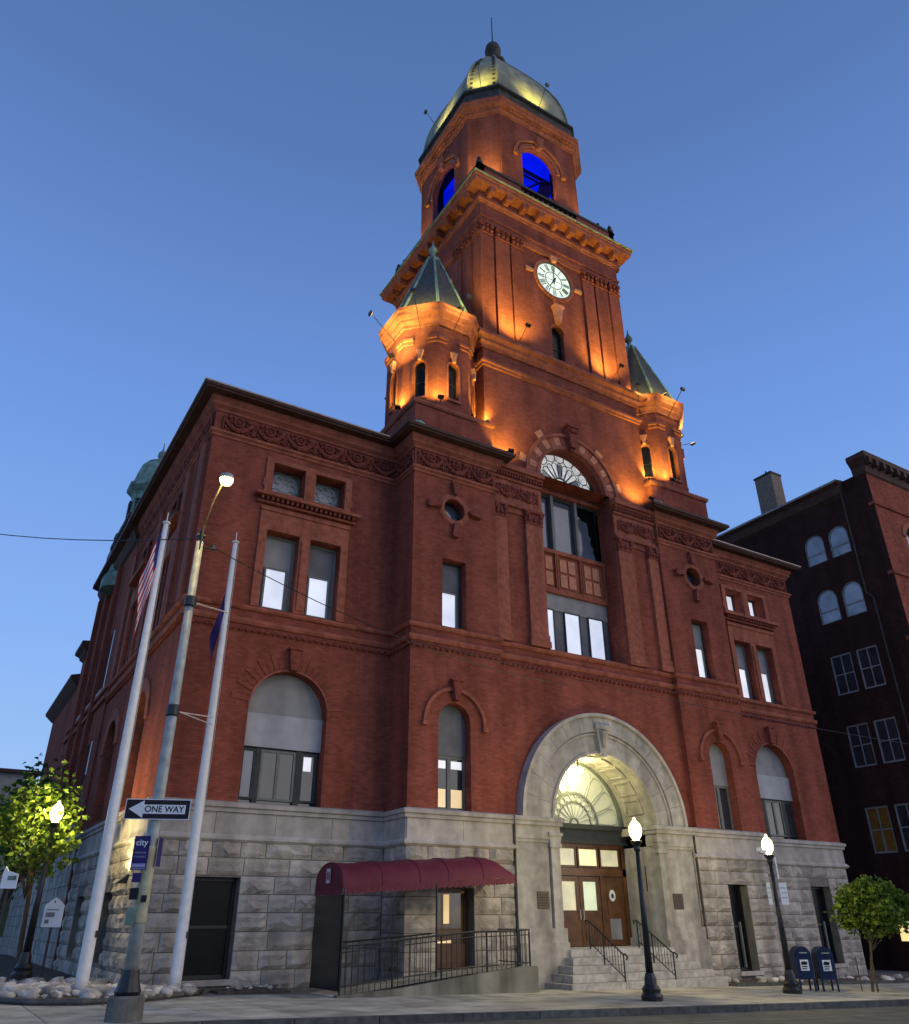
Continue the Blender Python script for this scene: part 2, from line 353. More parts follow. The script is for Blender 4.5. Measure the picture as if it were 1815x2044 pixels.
# tar-sealed cracks in the road
rc = MB(); rnd_ = random.Random(4)
for (x0, y0) in ((-12, -9.2), (-3, -10.0), (4, -9.9), (9, -10.6)):
    px, py = x0, y0
    for k in range(14):
        nx, ny = px+rnd_.uniform(.2, .45), py+rnd_.uniform(-.12, .12); rc.f((px, py-.012, g(px)-.136), (nx, ny-.012, g(nx)-.136), (nx, ny+.012, g(nx)-.136), (px, py+.012, g(px)-.136)); px, py = nx, ny
struct(rc.build('road_cracks', mat('crack_tar', (.03, .03, .03), .6, .2)))
# planting beds
def bed(name, pts, z=.05):
    q = MB(); c = (sum(p[0] for p in pts)/len(pts), sum(p[1] for p in pts)/len(pts))
    for a, b in zip(pts, pts[1:]+pts[:1]):
        q.f((*a, g(a[0])+z), (*b, g(b[0])+z), (c[0], c[1], g(c[0])+z+.10))
        q.f((*a, g(a[0])+z), (*b, g(b[0])+z), (*b, g(b[0])-.02), (*a, g(a[0])-.02))
    return struct(q.build(name, DIRT))
BEDL = [(-18.6, 30), (-18.55, 2), (-18.45, -2.2), (-17.9, -3.0), (-16.9, -3.35), (-15.6, -2.9), (-13.9, -1.4), (-13.4, -.1), (-15.5, -.1), (-15.5, 30)]
bed('planting_bed', BEDL)
bed('planting_bed', [(-13.2, -.75), (-11.2, -.75), (-11.2, -.02), (-13.2, -.02)], .03)
bed('planting_bed', [(3.5, -3.15), (16.2, -3.9), (16.2, -.02), (8.3, -.02), (8.3, -1.5), (3.5, -1.5)])
ed = MB()
for a, b in zip(BEDL[1:7], BEDL[2:8]):
    va, vb = Vector(a), Vector(b); nn = Vector((vb-va).yx).normalized()*.1; nn = Vector((-(va-vb).y, (va-vb).x)).normalized()*.1
    P = [va, vb, vb-nn, va-nn]
    T = [(p.x, p.y, g(p.x)+.12) for p in P]; B = [(p.x, p.y, g(p.x)-.02) for p in P]
    ed.f(*T)
    for i in range(4): ed.f(T[i], T[(i+1) % 4], B[(i+1) % 4], B[i])
struct(ed.build('bed_edging', CRB))
ed = MB()
for a, b in ((3.5, 7), (7, 11), (11, 16.2)):
    f_ = lambda X: -3.15-.059*(X-3.5)
    P = [(a, f_(a)-.1), (b, f_(b)-.1), (b, f_(b)), (a, f_(a))]
    T = [(p[0], p[1], g(p[0])+.1) for p in P]; B = [(p[0], p[1], g(p[0])-.02) for p in P]; ed.f(*T)
    for i in range(4): ed.f(T[i], T[(i+1) % 4], B[(i+1) % 4], B[i])
struct(ed.build('bed_edging', CRB))

# ------------------------------------------------------------------ CITY HALL
CH = thing('city_hall', 'red brick city hall with a lit clock tower, corner turrets and a granite ground floor', 'city hall')
X1, X2, X3, YP, YC, YB = 15.45, 8.18, 4.49, -1.49, -1.25, 12.4
ZS = 4.66
FW0 = frame(0, 0, 0); FPV = frame(0, YP, 0); FCT = frame(0, YC, 0); FUP = frame(0, -1.1, 0)
FSL = frame(-X1, 0, -90)   # left side: u = -y
FSR = frame(X1, 0, 90)     # right side: u = y
PLAN = [(-X1, YB), (-X1, 0), (-X2, 0), (-X2, YP), (-X3, YP), (-X3, YC), (X3, YC), (X3, YP), (X2, YP), (X2, 0), (X1, 0), (X1, 30)]

# --- brick walls
bw = MB()
def P_(F): bw.F = F
for sgn in (-1, 1):
    def op(a, b, c, d_, *r): return (a, b, c, d_, *r) if sgn < 0 else (-b, -a, c, d_, *r)
    wa, wb = (-X1, -X2) if sgn < 0 else (X2, X1)
    P_(FW0); bw.wall(wa, wb, ZS, 10.2, [op(-13.05, -10.42, 4.68, 7.5, 1)], .55)
    bw.wall(wa, wb, 10.2, 18.3, [op(-13.12, -11.94, 10.82, 13.62), op(-11.54, -10.36, 10.82, 13.62), op(-13.12, -11.94, 15.18, 16.3), op(-11.54, -10.36, 15.18, 16.3)], .6)
    P_(FPV); pa, pb = (-X2, -X3) if sgn < 0 else (X3, X2)
    bw.wall(pa, pb, ZS, 10.2, [op(-7.06, -5.80, 4.70, 7.52, 1)], .5)
    bw.wall(pa, pb, 10.2, 18.3, [op(-6.93, -5.92, 10.83, 13.45), op(-6.90, -5.96, 15.54, 15.54, 'c')], .45)
# pavilion side returns
P_(frame(-X2, 0, -90)); bw.wall(0, 1.49, ZS, 18.3)
P_(frame(X2, 0, 90)); bw.wall(-1.49, 0, ZS, 18.3)
P_(frame(-X3, YC, 90)); bw.wall(YP-YC, 0, ZS, 18.3)
P_(frame(X3, YC, -90)); bw.wall(0, YC-YP, ZS, 18.3)
# centre bay
P_(FCT); bw.wall(-X3, X3, ZS, 10.6, [(-3.8, 3.8, 4.0, 4.66, 1)], .02, na=28)
bw.wall(-X3, X3, 10.6, 18.62, [(-2.0, 2.0, 10.75, 18.62)], .92)
bw.build('wall', BR, CH)
# side walls
bw = MB(FSL)
SOPS = [(-5.5, -3.3, 4.9, 7.5, 1), (-10.6, -8.4, 4.9, 7.5, 1)]
bw.wall(-YB, 0, ZS, 10.2, SOPS, .45)
SW = []
for c in (4.4, 9.5):
    for q in (-.95, .15): SW += [(-c+q-.0, -c+q+.8, 10.82, 13.6), (-c+q, -c+q+.8, 15.2, 16.3)]
bw.wall(-YB, 0, 10.2, 18.3, SW, .4)
bw.build('wall', BR, CH)
q = MB(FSR); q.wall(0, 30, -1.5, 18.3); q.build('wall', BR, CH)
# interior dark backing so openings are not see-through
q = MB(); q.box(-X1+.8, X1-.8, .9, 29, -1.2, 18.0); q.build('inner_core', BLM, CH)

# --- horizontal courses (one continuous moulding each)
def course(name, prof, m_, path=PLAN, closed=False):
    q = MB(); q.sweep(path, prof, closed); return q.build(name, m_, CH)
course('water_table', [(0, 4.40), (.10, 4.42), (.10, 4.52), (.16, 4.55), (.16, 4.66), (.0, 4.72)], GS, [(p[0], p[1]) for p in PLAN[:5]]+[(-4.1, YP), (-4.1, YC)])
course('water_table', [(0, 4.40), (.10, 4.42), (.10, 4.52), (.16, 4.55), (.16, 4.66), (.0, 4.72)], GS, [(4.1, YC), (4.1, YP)]+[(p[0], p[1]) for p in PLAN[8:]])
course('belt_course', [(0, 10.12), (.06, 10.14), (.10, 10.22), (.10, 10.30), (.05, 10.34), (0, 10.36)], TC)
course('sill_course', [(0, 10.60), (.07, 10.62), (.11, 10.68), (.11, 10.76), (0, 10.79)], TC)
course('frieze_base_moulding', [(0, 16.78), (.05, 16.80), (.05, 16.88), (.12, 16.94), (.12, 17.02), (0, 17.04)], TC, PLAN[:5]+[(-X3, YC)])
course('frieze_base_moulding', [(0, 16.78), (.05, 16.80), (.05, 16.88), (.12, 16.94), (.12, 17.02), (0, 17.04)], TC, [(X3, YC)]+PLAN[7:])
course('frieze_top_moulding', [(0, 17.80), (.05, 17.82), (.08, 17.9), (.20, 18.0), (.20, 18.1), (.28, 18.2), (.28, 18.32), (0, 18.32)], TC, PLAN[:5]+[(-X3, -.6)])
course('frieze_top_moulding', [(0, 17.80), (.05, 17.82), (.08, 17.9), (.20, 18.0), (.20, 18.1), (.28, 18.2), (.28, 18.32), (0, 18.32)], TC, [(X3, -.6)]+PLAN[7:])
EP = [(0, 18.32), (.58, 18.34), (.60, 18.40), (.66, 18.42), (.66, 18.54), (-.3, 18.68), (-.3, 18.32)]
course('eave', EP, RF, PLAN[:5]+[(-X3, -.9)]); course('eave', EP, RF, [(X3, -.9)]+PLAN[7:])
ee = [(.665, 18.50), (.69, 18.50), (.69, 18.56), (.665, 18.56)]
course('eave_edge', ee, RFE, PLAN[:3]+[(-X2, -.5)]); course('eave_edge', ee, RFE, [(X2, -.5)]+PLAN[9:])
# rope band: each twist of the rope is geometry
rp_ = MB()
def rope(p0, p1, z, out=.05):
    p0, p1 = Vector(p0), Vector(p1); L = (p1-p0).length; n = int(L/.22); dv = (p1-p0)/L; no = Vector((dv.y, -dv.x))
    for i in range(n):
        a = p0+dv*(L*(i+.15)/n)+no*out; b = p0+dv*(L*(i+.85)/n)+no*out
        rp_.tube((a.x, a.y, z-.045), (b.x, b.y, z+.045), .05, .05, 5)
for a, b in zip(PLAN[:-1], PLAN[1:]):
    if a[0] < 15: rope(a, b, 9.97)
rp_.build('rope_moulding', TCD, CH)['kind'] = 'stuff'

# --- roof
q = MB(); q.hprism([(-X1, 0), (-X2, 0), (-X2, YP), (-X3, YP), (-X3, .6), (X3, .6), (X3, YP), (X2, YP), (X2, 0), (X1, 0), (X1, 30), (-X1, 22)], 18.62, 18.68)
q.build('roof', MEM, CH)

# --- garland frieze: one carved motif mesh, copied along the frieze
def garland_mesh():
    q = MB()
    rg = lambda cu, cz, r, t, n=12: [q.tube((cu+r*cos(2*pi*i/n), -.05, cz+r*sin(2*pi*i/n)), (cu+r*cos(2*pi*(i+1)/n), -.05, cz+r*sin(2*pi*(i+1)/n)), t, t, 5) for i in range(n)]
    rg(.0, .12, .17, .05); rg(.0, .12, .06, .045, 6)
    pts = [(-.55, .22), (-.44, .0), (-.28, -.16), (-.1, -.25), (.1, -.25), (.28, -.16), (.44, 0), (.55, .22)]
    for (a, b), w in zip(zip(pts[:-1], pts[1:]), (.05, .07, .085, .1, .085, .07, .05)): q.tube((a[0], -.06, a[1]), (b[0], -.06, b[1]), w, w, 6)
    for sg in (-1, 1):
        for (u, z, r) in ((.36, .22, .08), (.30, .08, .05), (.5, .02, .05), (.48, -.2, .06), (.36, -.28, .04)): q.lathe(sg*u, -.05, [(0.01, z-r), (r, z-r*.4), (r, z+r*.4), (.01, z+r)], 6)
        q.tube((sg*.18, -.04, .28), (sg*.42, -.04, .32), .035, .03, 5); q.tube((sg*.55, -.05, .25), (sg*.58, -.05, -.3), .05, .03, 5)
    me = bpy.data.meshes.new('garland'); me.from_pydata(q.V, [], q.Fc); me.materials.append(TCD); return me
GME = garland_mesh()
def garlands(p0, p1, z, n, sc=1.0):
    p0, p1 = Vector(p0), Vector(p1); dv = (p1-p0); a = math.atan2(dv.y, dv.x); L = dv.length
    for i in range(n):
        c = p0+dv*((i+.5)/n); o = bpy.data.objects.new('garland', GME); COL.objects.link(o); o.parent = CH
        o.location = (c.x, c.y, z); o.rotation_euler = (0, 0, a); s_ = L/n/1.22; o.scale = (s_, 1, sc)
garlands((-X1+.25, 0), (-X2, 0), 17.42, 6); garlands((X2, 0), (X1-.1, 0), 17.42, 6)
garlands((-X2+.12, YP), (-X3-.1, YP), 17.42, 3); garlands((X3+.1, YP), (X2-.12, YP), 17.42, 3)
garlands((-X2, 0), (-X2, YP), 17.42, 1); garlands((-4.35, YC-.06), (-2.2, YC-.06), 17.22, 2, .9); garlands((2.2, YC-.06), (4.35, YC-.06), 17.22, 2, .9)
garlands((-X1, 12), (-X1, .2), 17.42, 9)

# --- window helpers (parts of the hall: window > frame pieces, panes, panels)
def arcpts(c, r, z, n=16, rev=False):
    P = [(c+r*cos(pi*i/n), z+r*sin(pi*i/n)) for i in range(n+1)]; return P
def sash(F, u0, u1, z0, z1, d, fw, mf, mp, parent=CH, nx=1, nz=1, bar=.03, dep=.06, name='window', arch=False, zt=None, mats=None):
    q = MB(F)
    q.box(u0, u0+fw, d-dep, d, z0, z1); q.box(u1-fw, u1, d-dep, d, z0, z1); q.box(u0+fw, u1-fw, d-dep, d, z0, z0+fw)
    if not arch: q.box(u0+fw, u1-fw, d-dep, d, z1-fw, z1)
    else: q.ring((u0+u1)/2, z1, (u1-u0)/2-fw, (u1-u0)/2, d-dep, d, 0, 180, 14)
    W_ = (u1-u0-2*fw-(nx-1)*bar)/nx; H_ = (z1-z0-(1 if arch else 2)*fw-(nz-1)*bar)/nz
    for i in range(1, nx): a = u0+fw+i*W_+(i-1)*bar; q.box(a, a+bar, d-dep+.005, d, z0+fw, z1-(0 if arch else fw))
    for k in range(1, nz): a = z0+fw+k*H_+(k-1)*bar; q.box(u0+fw, u1-fw, d-dep+.007, d-.002, a, a+bar)
    w = q.build(name, mf, parent)
    for i in range(nx):
        for k in range(nz):
            a = u0+fw+i*(W_+bar); b = z0+fw+k*(H_+bar); p = MB(F)
            m_ = mats[(i, k)] if mats and (i, k) in mats else mp
            if arch and k == nz-1:
                cu = (u0+u1)/2; r = (u1-u0)/2-fw
                P = [(a, b), (a+W_, b)]+[(t, z1+sqrt(max(0, r*r-(t-cu)**2))) for t in [a+W_-W_*j/8 for j in range(9)]]
                p.prism(P, d-.02, d+.0)
            else: p.box(a, a+W_, d-.02, d, b, b+H_)
            p.build('pane', m_, w)
    return w
def part_box(F, name, m_, *b, parent=CH): return MB(F).box(*b).build(name, m_, parent)
def stained(F, u0, u1, z0, z1, d, mf, lit=None):
    w = sash(F, u0, u1, z0, z1, d, .07, mf, lit or STG)
    if lit: return w
    q = MB(F); cu, cz = (u0+u1)/2, (z0+z1)/2; R = .40*(z1-z0)
    q.ring(cu, cz, R*.36, R*.44, d-.05, d-.021, 0, 360, 18)
    for i in range(8):
        a = 2*pi*i/8; q.ring(cu+R*.80*cos(a), cz+R*.80*sin(a), R*.27, R*.34, d-.05, d-.021, 0, 360, 12)
    q.ring(cu, cz, R*1.12, R*1.19, d-.05, d-.021, 0, 360, 24)
    q.build('lead_came', LEAD, w); return w

# --- wings
for sgn in (-1, 1):
    M_ = (lambda a, b: (a, b)) if sgn < 0 else (lambda a, b: (-b, -a))
    F = FW0; L = sgn < 0
    # small upper stained windows with terracotta surround and dentilled shelf
    for a, b in (M_(-13.12, -11.94), M_(-11.54, -10.36)):
        stained(F, a, b, 15.18, 16.3, .57, WG, None if L else EWW)
        # tall window below: fixed panel over a glowing sash
        w = sash(F, a, b, 10.82, 13.62, .40, .10, WG, PG, nz=1, bar=.08, mats={(0, 0): PG if (not L or a < -12) else PGD})
        sash(F, a+.16, b-.2, 10.9, 12.42, .36, .07, WG, EW if L else EWW)
    q = MB(F); a, b = M_(-13.42, -10.08)
    q.box(a, a+.28, -.07, 0, 10.80, 14.35); q.box(b-.28, b, -.07, 0, 10.80, 14.35); q.box(a+.28, b-.28, -.07, 0, 13.64, 14.35)
    q.box(a-.02, b+.02, -.11, 0, 14.352, 14.5)
    mu = (-11.94, -11.54) if L else (11.54, 11.94); q.box(mu[0], mu[1], -.07, .0, 10.80, 13.64); q.box(mu[0]+.08, mu[1]-.08, -.12, -.07, 10.9, 13.5)
    q.build('window_surround', TC, CH)
    q = MB(F); q.box(a, a+.26, -.07, 0, 15.02, 16.5); q.box(b-.26, b, -.07, 0, 15.02, 16.5); q.box(a+.26, b-.26, -.07, 0, 16.32, 16.5); q.box(mu[0], mu[1], -.09, .0, 15.02, 16.32); q.box(a+.26, mu[0], -.06, 0, 15.02, 15.17); q.box(mu[1], b-.26, -.06, 0, 15.02, 15.17)
    q.box(a-.06, a, -.07, 0, 15.3, 15.6); q.box(b, b+.06, -.07, 0, 15.3, 15.6)
    q.build('window_surround', TC, CH)
    q = MB(F); q.box(a-.32, b+.32, -.34, 0, 14.84, 14.95); q.box(a-.26, b+.26, -.24, 0, 14.95, 15.01); q.box(a-.2, b+.2, -.14, 0, 14.62, 14.7); q.build('window_shelf', TC, CH)
    n = 20
    for i in range(n):
        u = a-.15+(b-a+.3)*(i+.5)/n; part_box(F, 'dentil', TCD, u-.045, u+.045, -.26, 0, 14.7, 14.84)
    # great arched ground window
    c = (-11.735 if L else 11.735); r = 1.315
    q = MB(F); q.prism([(c-r, 7.45), (c+r, 7.45)]+arcpts(c, r, 7.5)[0:], .42, .47); q.build('infill_panel', PG, CH)
    q = MB(F); q.box(c-r, c+r, .34, .42, 6.42, 7.45); q.build('infill_panel', PGL, CH)
    mats = {} if L else {}
    w = sash(F, c-r, c+r, 4.72, 6.42, .5, .06, WD, GL, nx=1)
    for (ua, ub, nxx, mm, kw) in ((c-r+.08, c-.78, 1, GLB, {}), (c-.62, c+.52, 2, GL, {}), (c+.70, c+r-.08, 1, GL, {})):
        s_ = sash(F, ua, ub, 4.86, 6.36, .45, .07, WD if nxx == 1 else WG, mm, nx=nxx, bar=.10)
    part_box(F, 'mullion', WD, c-.78, c-.62, .38, .5, 4.72, 6.42); part_box(F, 'mullion', WD, c+.52, c+.70, .38, .5, 4.72, 6.42)
    if L:
        part_box(F, 'lit_pane', EWW, c+.80, c+1.06, .415, .425, 5.82, 6.25)
    # voussoirs in projecting brick, alternately long
    n = 25
    for i in range(n):
        a0, a1 = 180*i/n+.7, 180*(i+1)/n-.7
        MB(F).ring(c, 7.5, r+.02, r+(.62 if i % 2 else .45), -.025 if i % 2 else -.012, .0, a0, a1, 1).build('voussoir', BR, CH)
    MB(F).ring(c, 7.5, r-.0, r+.05, -.03, .0, 0, 180, 20).build('archivolt', TC, CH)
    q = MB(F); q.prism([(c-.13, 8.82), (c+.13, 8.82), (c+.2, 9.5), (c-.2, 9.5)], -.22, 0); q.box(c-.24, c+.24, -.26, 0, 9.5, 9.58); q.build('keystone', TCD, CH)

    # --- pavilion
    F = FPV; c = (-6.43 if L else 6.43)
    sash(F, c-.505, c+.505, 10.83, 13.45, .42, .07, WD, PGD if L else PG)
    sash(F, c-.40, c+.30, 10.87, 12.27, .38, .05, WG, EW if L else EWW)
    # oculus with four radiating keys
    zc = 15.54
    q = MB(F); q.ring(c, zc, .46, .62, -.06, .02, 0, 360, 28); q.ring(c, zc, .62, .68, -.03, .02, 0, 360, 28); q.build('oculus_ring', TC, CH)
    oc = MB(F); oc.prism([(c+.46*cos(2*pi*i/24), zc+.46*sin(2*pi*i/24)) for i in range(24)], .42, .432)
    oc = oc.build('oculus_window', GLB, CH)
    q = MB(F); q.ring(c, zc, .40, .465, .37, .42, 0, 360, 24); q.build('sash_ring', WD, oc)
    for k, (dx, dz) in enumerate(((0, 1), (1, 0), (0, -1), (-1, 0))):
        P = []
        for (t, w_) in ((.62, .07), (1.02, .13), (1.12, .17), (1.2, .12)): P.append((t, w_))
        pts = [(c+dx*t-dz*w_, zc+dz*t+dx*w_) for t, w_ in P]+[(c+dx*t+dz*w_, zc+dz*t-dx*w_) for t, w_ in reversed(P)]
        MB(F).prism(pts, -.2, 0).build('key_block', TCD, CH)
    # arched ground window with hood
    r = .63; F_ = F
    q = MB(F); q.prism([(c-r, 6.45), (c+r, 6.45)]+arcpts(c, r, 7.52), .36, .42); q.build('infill_panel', PGD if L else PG, CH)
    w = sash(F, c-r, c+r, 4.72, 6.45, .45, .08, WG, GL, nx=2, nz=1, bar=.12)
    if L:
        for a in (c-.53, c+.10): part_box(F, 'lit_pane', EWW, a, a+.42, .415, .425, 6.05, 6.3); part_box(F, 'lit_pane', EY, a, a+.42, .415, .425, 4.84, 5.4)
    else: part_box(F, 'lit_pane', EY, c-.5, c-.15, .415, .425, 4.84, 5.35)
    q = MB(F); q.ring(c, 7.42, 1.12, 1.24, -.1, 0, 0, 180, 24); 
    for sg in (-1, 1): q.box(c+sg*1.18-.1, c+sg*1.18+.1, -.14, 0, 7.28, 7.42)
    q.build('hood_moulding', TC, CH)
    q = MB(F); q.prism([(c-.09, 8.2), (c+.09, 8.2), (c+.17, 8.85), (c-.17, 8.85)], -.24, 0); q.box(c-.22, c+.22, -.27, 0, 8.85, 8.93); q.build('keystone', TCD, CH)

# --- centre bay: pilasters, entablature
for sgn in (-1, 1):
    for (a, b) in ((2.08, 2.92), (3.86, 4.44)):
        a, b = (a, b) if sgn > 0 else (-b, -a); F = FCT
        p = MB(F); p.box(a, b, -.14, 0, 11.3, 15.95); p = p.build('pilaster', TC, CH)
        q = MB(F); q.box(a-.06, b+.06, -.2, 0, 10.8, 11.05); q.box(a-.03, b+.03, -.17, 0, 11.05, 11.3); q.build('base', TC, p)
        q = MB(F); q.box(a-.02, b+.02, -.17, 0, 15.95, 16.02); q.box(a-.08, b+.08, -.24, 0, 16.46, 16.56); q.prism([(a, 16.02), (b, 16.02), (b+.05, 16.46), (a-.05, 16.46)], -.17, 0)
        n = 3
        for i in range(n):
            u = a+(b-a)*(i+.5)/n; q.lathe(u, -.18, [(.02, 16.03), (.10, 16.1), (.08, 16.22), (.02, 16.28)], 6)
        for u in (a+.08, b-.08): q.ring(u, 16.36, .03, .10, -.25, -.16, 0, 360, 10)
        q.build('capital', TCD, p)
    a, b = (2.02, 4.47) if sgn > 0 else (-4.47, -2.02)
    q = MB(FCT); q.box(a, b, -.16, 0, 16.56, 16.72); q.box(a, b, -.1, 0, 16.72, 17.72); q.box(a, b, -.18, 0, 17.72, 17.85); q.box(a, b, -.30, .0, 18.02, 18.12); q.box(a-.08, b, -.42, 0, 18.12, 18.3); q.box(a-.04, b, -.34, 0, 18.3, 18.42)
    if sgn < 0: pass
    q.build('entablature', TC, CH)
    n = 18
    q = MB(FCT)
    for i in range(n): u = a+(b-a)*(i+.5)/n; q.box(u-.04, u+.04, -.26, 0, 17.852, 18.018)
    q.build('dentil_row', TCD, CH)['kind'] = 'stuff'
    # recessed panel edge between the pilasters
    a, b = (2.95, 3.84) if sgn > 0 else (-3.84, -2.95)
    q = MB(FCT); q.box(a, b, -.05, 0, 16.3, 16.56); q.build('panel_head', TC, CH)
# upper wall of the tower base with the fan arch
q = MB(FUP); q.wall(-4.62, 4.62, 18.35, 25.0, [(-1.98, 1.98, 18.35, 18.62, 1)], .85, na=28); 
q.F = frame(-4.62, 0, -90); q.wall(-8.1, 1.1, 18.6, 25.0)
q.F = frame(4.62, 0, 90); q.wall(-1.1, 8.1, 18.6, 25.0)
q.build('tower_base_wall', BR, CH)
n = 19
for i in range(n):
    if i == n//2: continue
    a0, a1 = 180*i/n+.4, 180*(i+1)/n-.4
    MB(FUP).ring(0, 18.62, 2.02, 2.46, -.04, 0, a0, a1, 2).build('voussoir', TCL if i % 2 else TC, CH)
    if i % 4 == 1: MB(FUP).ring(0, 18.62, 2.62, 2.95, -.03, 0, a0, a1, 2).build('voussoir', TCL, CH)
MB(FUP).ring(0, 18.62, 2.46, 2.62, -.12, 0, 0, 180, 36).build('hood_moulding', TC, CH)
MB(FUP).ring(0, 18.62, 1.86, 2.02, -.08, .2, 0, 180, 36).build('archivolt', TC, CH)
q = MB(FUP); q.prism([(-.16, 20.5), (.16, 20.5), (.27, 21.55), (-.27, 21.55)], -.34, 0); q.box(-.34, .34, -.4, 0, 21.55, 21.7); q.prism([(-.1, 20.35), (.1, 20.35), (.1, 20.5), (-.1, 20.5)], -.2, 0)
q.tube((-.2, -.36, 21.35), (.2, -.36, 21.35), .1, .1, 6); q.build('keystone', TCD, CH)
# fan window (opal glass, lead flower pattern)
YF = frame(0, -.33, 0); zc = 18.98; R = 1.86
fan = MB(YF); fan.prism(arcpts(0, R, zc, 28), .05, .08); fan = fan.build('fan_window', OPL, CH)
q = MB(YF)
q.ring(0, zc, R-.05, R+.05, -.03, .05, 0, 180, 32); q.ring(0, zc, .42, .48, .0, .05, 0, 180, 16); q.box(-R, R, -.04, .05, zc-.1, zc)
for i in range(9):   # outer ovals
    a = radians(10+160*i/8); cu, cz = 1.53*cos(a), zc+1.53*sin(a)
    for k in range(12):
        t0, t1 = 2*pi*k/12, 2*pi*(k+1)/12; P = []
        for t in (t0, t1): lx, ly = .255*cos(t), .285*sin(t); P.append((cu+lx*cos(a)-ly*sin(a), cz+lx*sin(a)+ly*cos(a)))
        q.tube((P[0][0], .03, P[0][1]), (P[1][0], .03, P[1][1]), .022, .022, 4)
for i in range(11):  # inner petals
    a = radians(9+162*i/10)
    pr = [(.48, .04), (.75, .09), (1.05, .14), (1.18, .12), (1.24, 0)]
    pts = [(t*cos(a)-w_*sin(a), zc+t*sin(a)+w_*cos(a)) for t, w_ in pr]+[(t*cos(a)+w_*sin(a), zc+t*sin(a)-w_*cos(a)) for t, w_ in reversed(pr[:-1])]
    for p, r_ in zip(pts[:-1], pts[1:]): q.tube((p[0], .03, p[1]), (r_[0], .03, r_[1]), .02, .02, 4)
q.build('lead_came', WD, fan)
for i in range(1, 11, 4):  # darker petals
    a = radians(9+162*i/10)
    pr = [(.5, .03), (.75, .07), (1.05, .11), (1.16, .09)]
    pts = [(t*cos(a)-w_*sin(a), zc+t*sin(a)+w_*cos(a)) for t, w_ in pr]+[(t*cos(a)+w_*sin(a), zc+t*sin(a)-w_*cos(a)) for t, w_ in reversed(pr)]
    MB(YF).prism(pts, .03, .05).build('petal_pane', GLW, fan)
# three tall lights, terracotta spandrel panels and lower windows
q = MB(YF); q.box(-2.0, 2.0, -.12, .1, 18.42, 18.86); q.box(-2.0, 2.0, -.2, .1, 18.3, 18.42); q.build('transom_rail', TC, CH)
XM = [-1.95, -.72, .62, 1.95]
for a, b in zip(XM[:-1], XM[1:]):
    w = sash(YF, a+.06, b-.06, 15.62, 18.28, .12, .09, WD, GLB)
for xm in (-.72, .62): part_box(YF, 'mullion', WG, xm-.07, xm+.07, -.12, .14, 15.6, 18.3)
part_box(YF, 'window_head', WD, -2.0, 2.0, -.02, .1, 18.18, 18.3)
# torn blind hanging in the right-hand light
q = MB(YF); pts = [(.78, 18.2), (1.86, 18.2), (1.86, 15.72), (1.74, 15.75), (1.70, 16.0), (1.62, 16.1), (1.66, 16.3), (1.5, 16.55), (1.58, 16.8), (1.44, 16.95), (1.46, 17.3), (1.4, 17.55), (1.1, 17.6), (1.0, 17.75), (.86, 17.8)]
q.prism(pts, .05, .07); q.build('torn_blind', BLM, CH)
q = MB(YF); q.box(-2.0, 2.0, -.18, .1, 15.42, 15.6); q.box(-2.0, 2.0, -.05, .1, 13.7, 15.42); q.build('spandrel', TC, CH)
for a, b in zip(XM[:-1], XM[1:]):
    fr = MB(YF); fr.box(a+.0, a+.1, -.16, -.05, 13.85, 15.42); fr.box(b-.06, b+.03, -.16, -.05, 13.85, 15.42); fr.box(a+.1, b-.06, -.06, -.05, 13.85, 15.42)
    fr = fr.build('spandrel_panel', TC, CH)
    for i in range(2):
        for k in range(2):
            u = a+.22+i*.46; z = 13.98+k*.70
            MB(YF).box(u, u+.36, -.11, -.05, z, z+.58).build('coffer', TCL, fr)
part_box(YF, 'panel_frame', TC, -2.0, 2.0, -.14, .1, 13.62, 13.86)
part_box(YF, 'infill_panel', PG, -2.0, 2.0, -.02, .1, 12.9, 13.64)
part_box(YF, 'infill_panel', PGD, -2.0, 2.0, .02, .1, 11.02, 12.9)
for a in (-1.78, -.42, .86): sash(YF, a, a+.84, 11.04, 12.92, .0, .05, WD, EW)
q = MB(FCT); q.box(-2.0, 2.0, -.05, .95, 10.76, 10.82); q.build('sill', TC, CH)

# --- tower base cornice, belt
BASE = [(-4.62, 8.1), (-4.62, -1.1), (4.62, -1.1), (4.62, 8.1)]
def TB(name, prof, m_): 
    q = MB(); q.sweep(BASE, prof, True); return q.build(name, m_, CH)
TB('belt_course', [(0, 23.5), (.08, 23.52), (.08, 23.62), (.16, 23.68), (.16, 23.78), (0, 23.82)], TC)
TB('cornice', [(0, 24.5), (.1, 24.52), (.1, 24.62), (.22, 24.75), (.22, 24.9), (.4, 25.02), (.4, 25.18), (0, 25.3), (-.5, 25.3), (-.5, 24.5)], TC)
q = MB(); q.hprism(BASE, 25.2, 25.29); q.build('ledge_roof', CUD, CH)

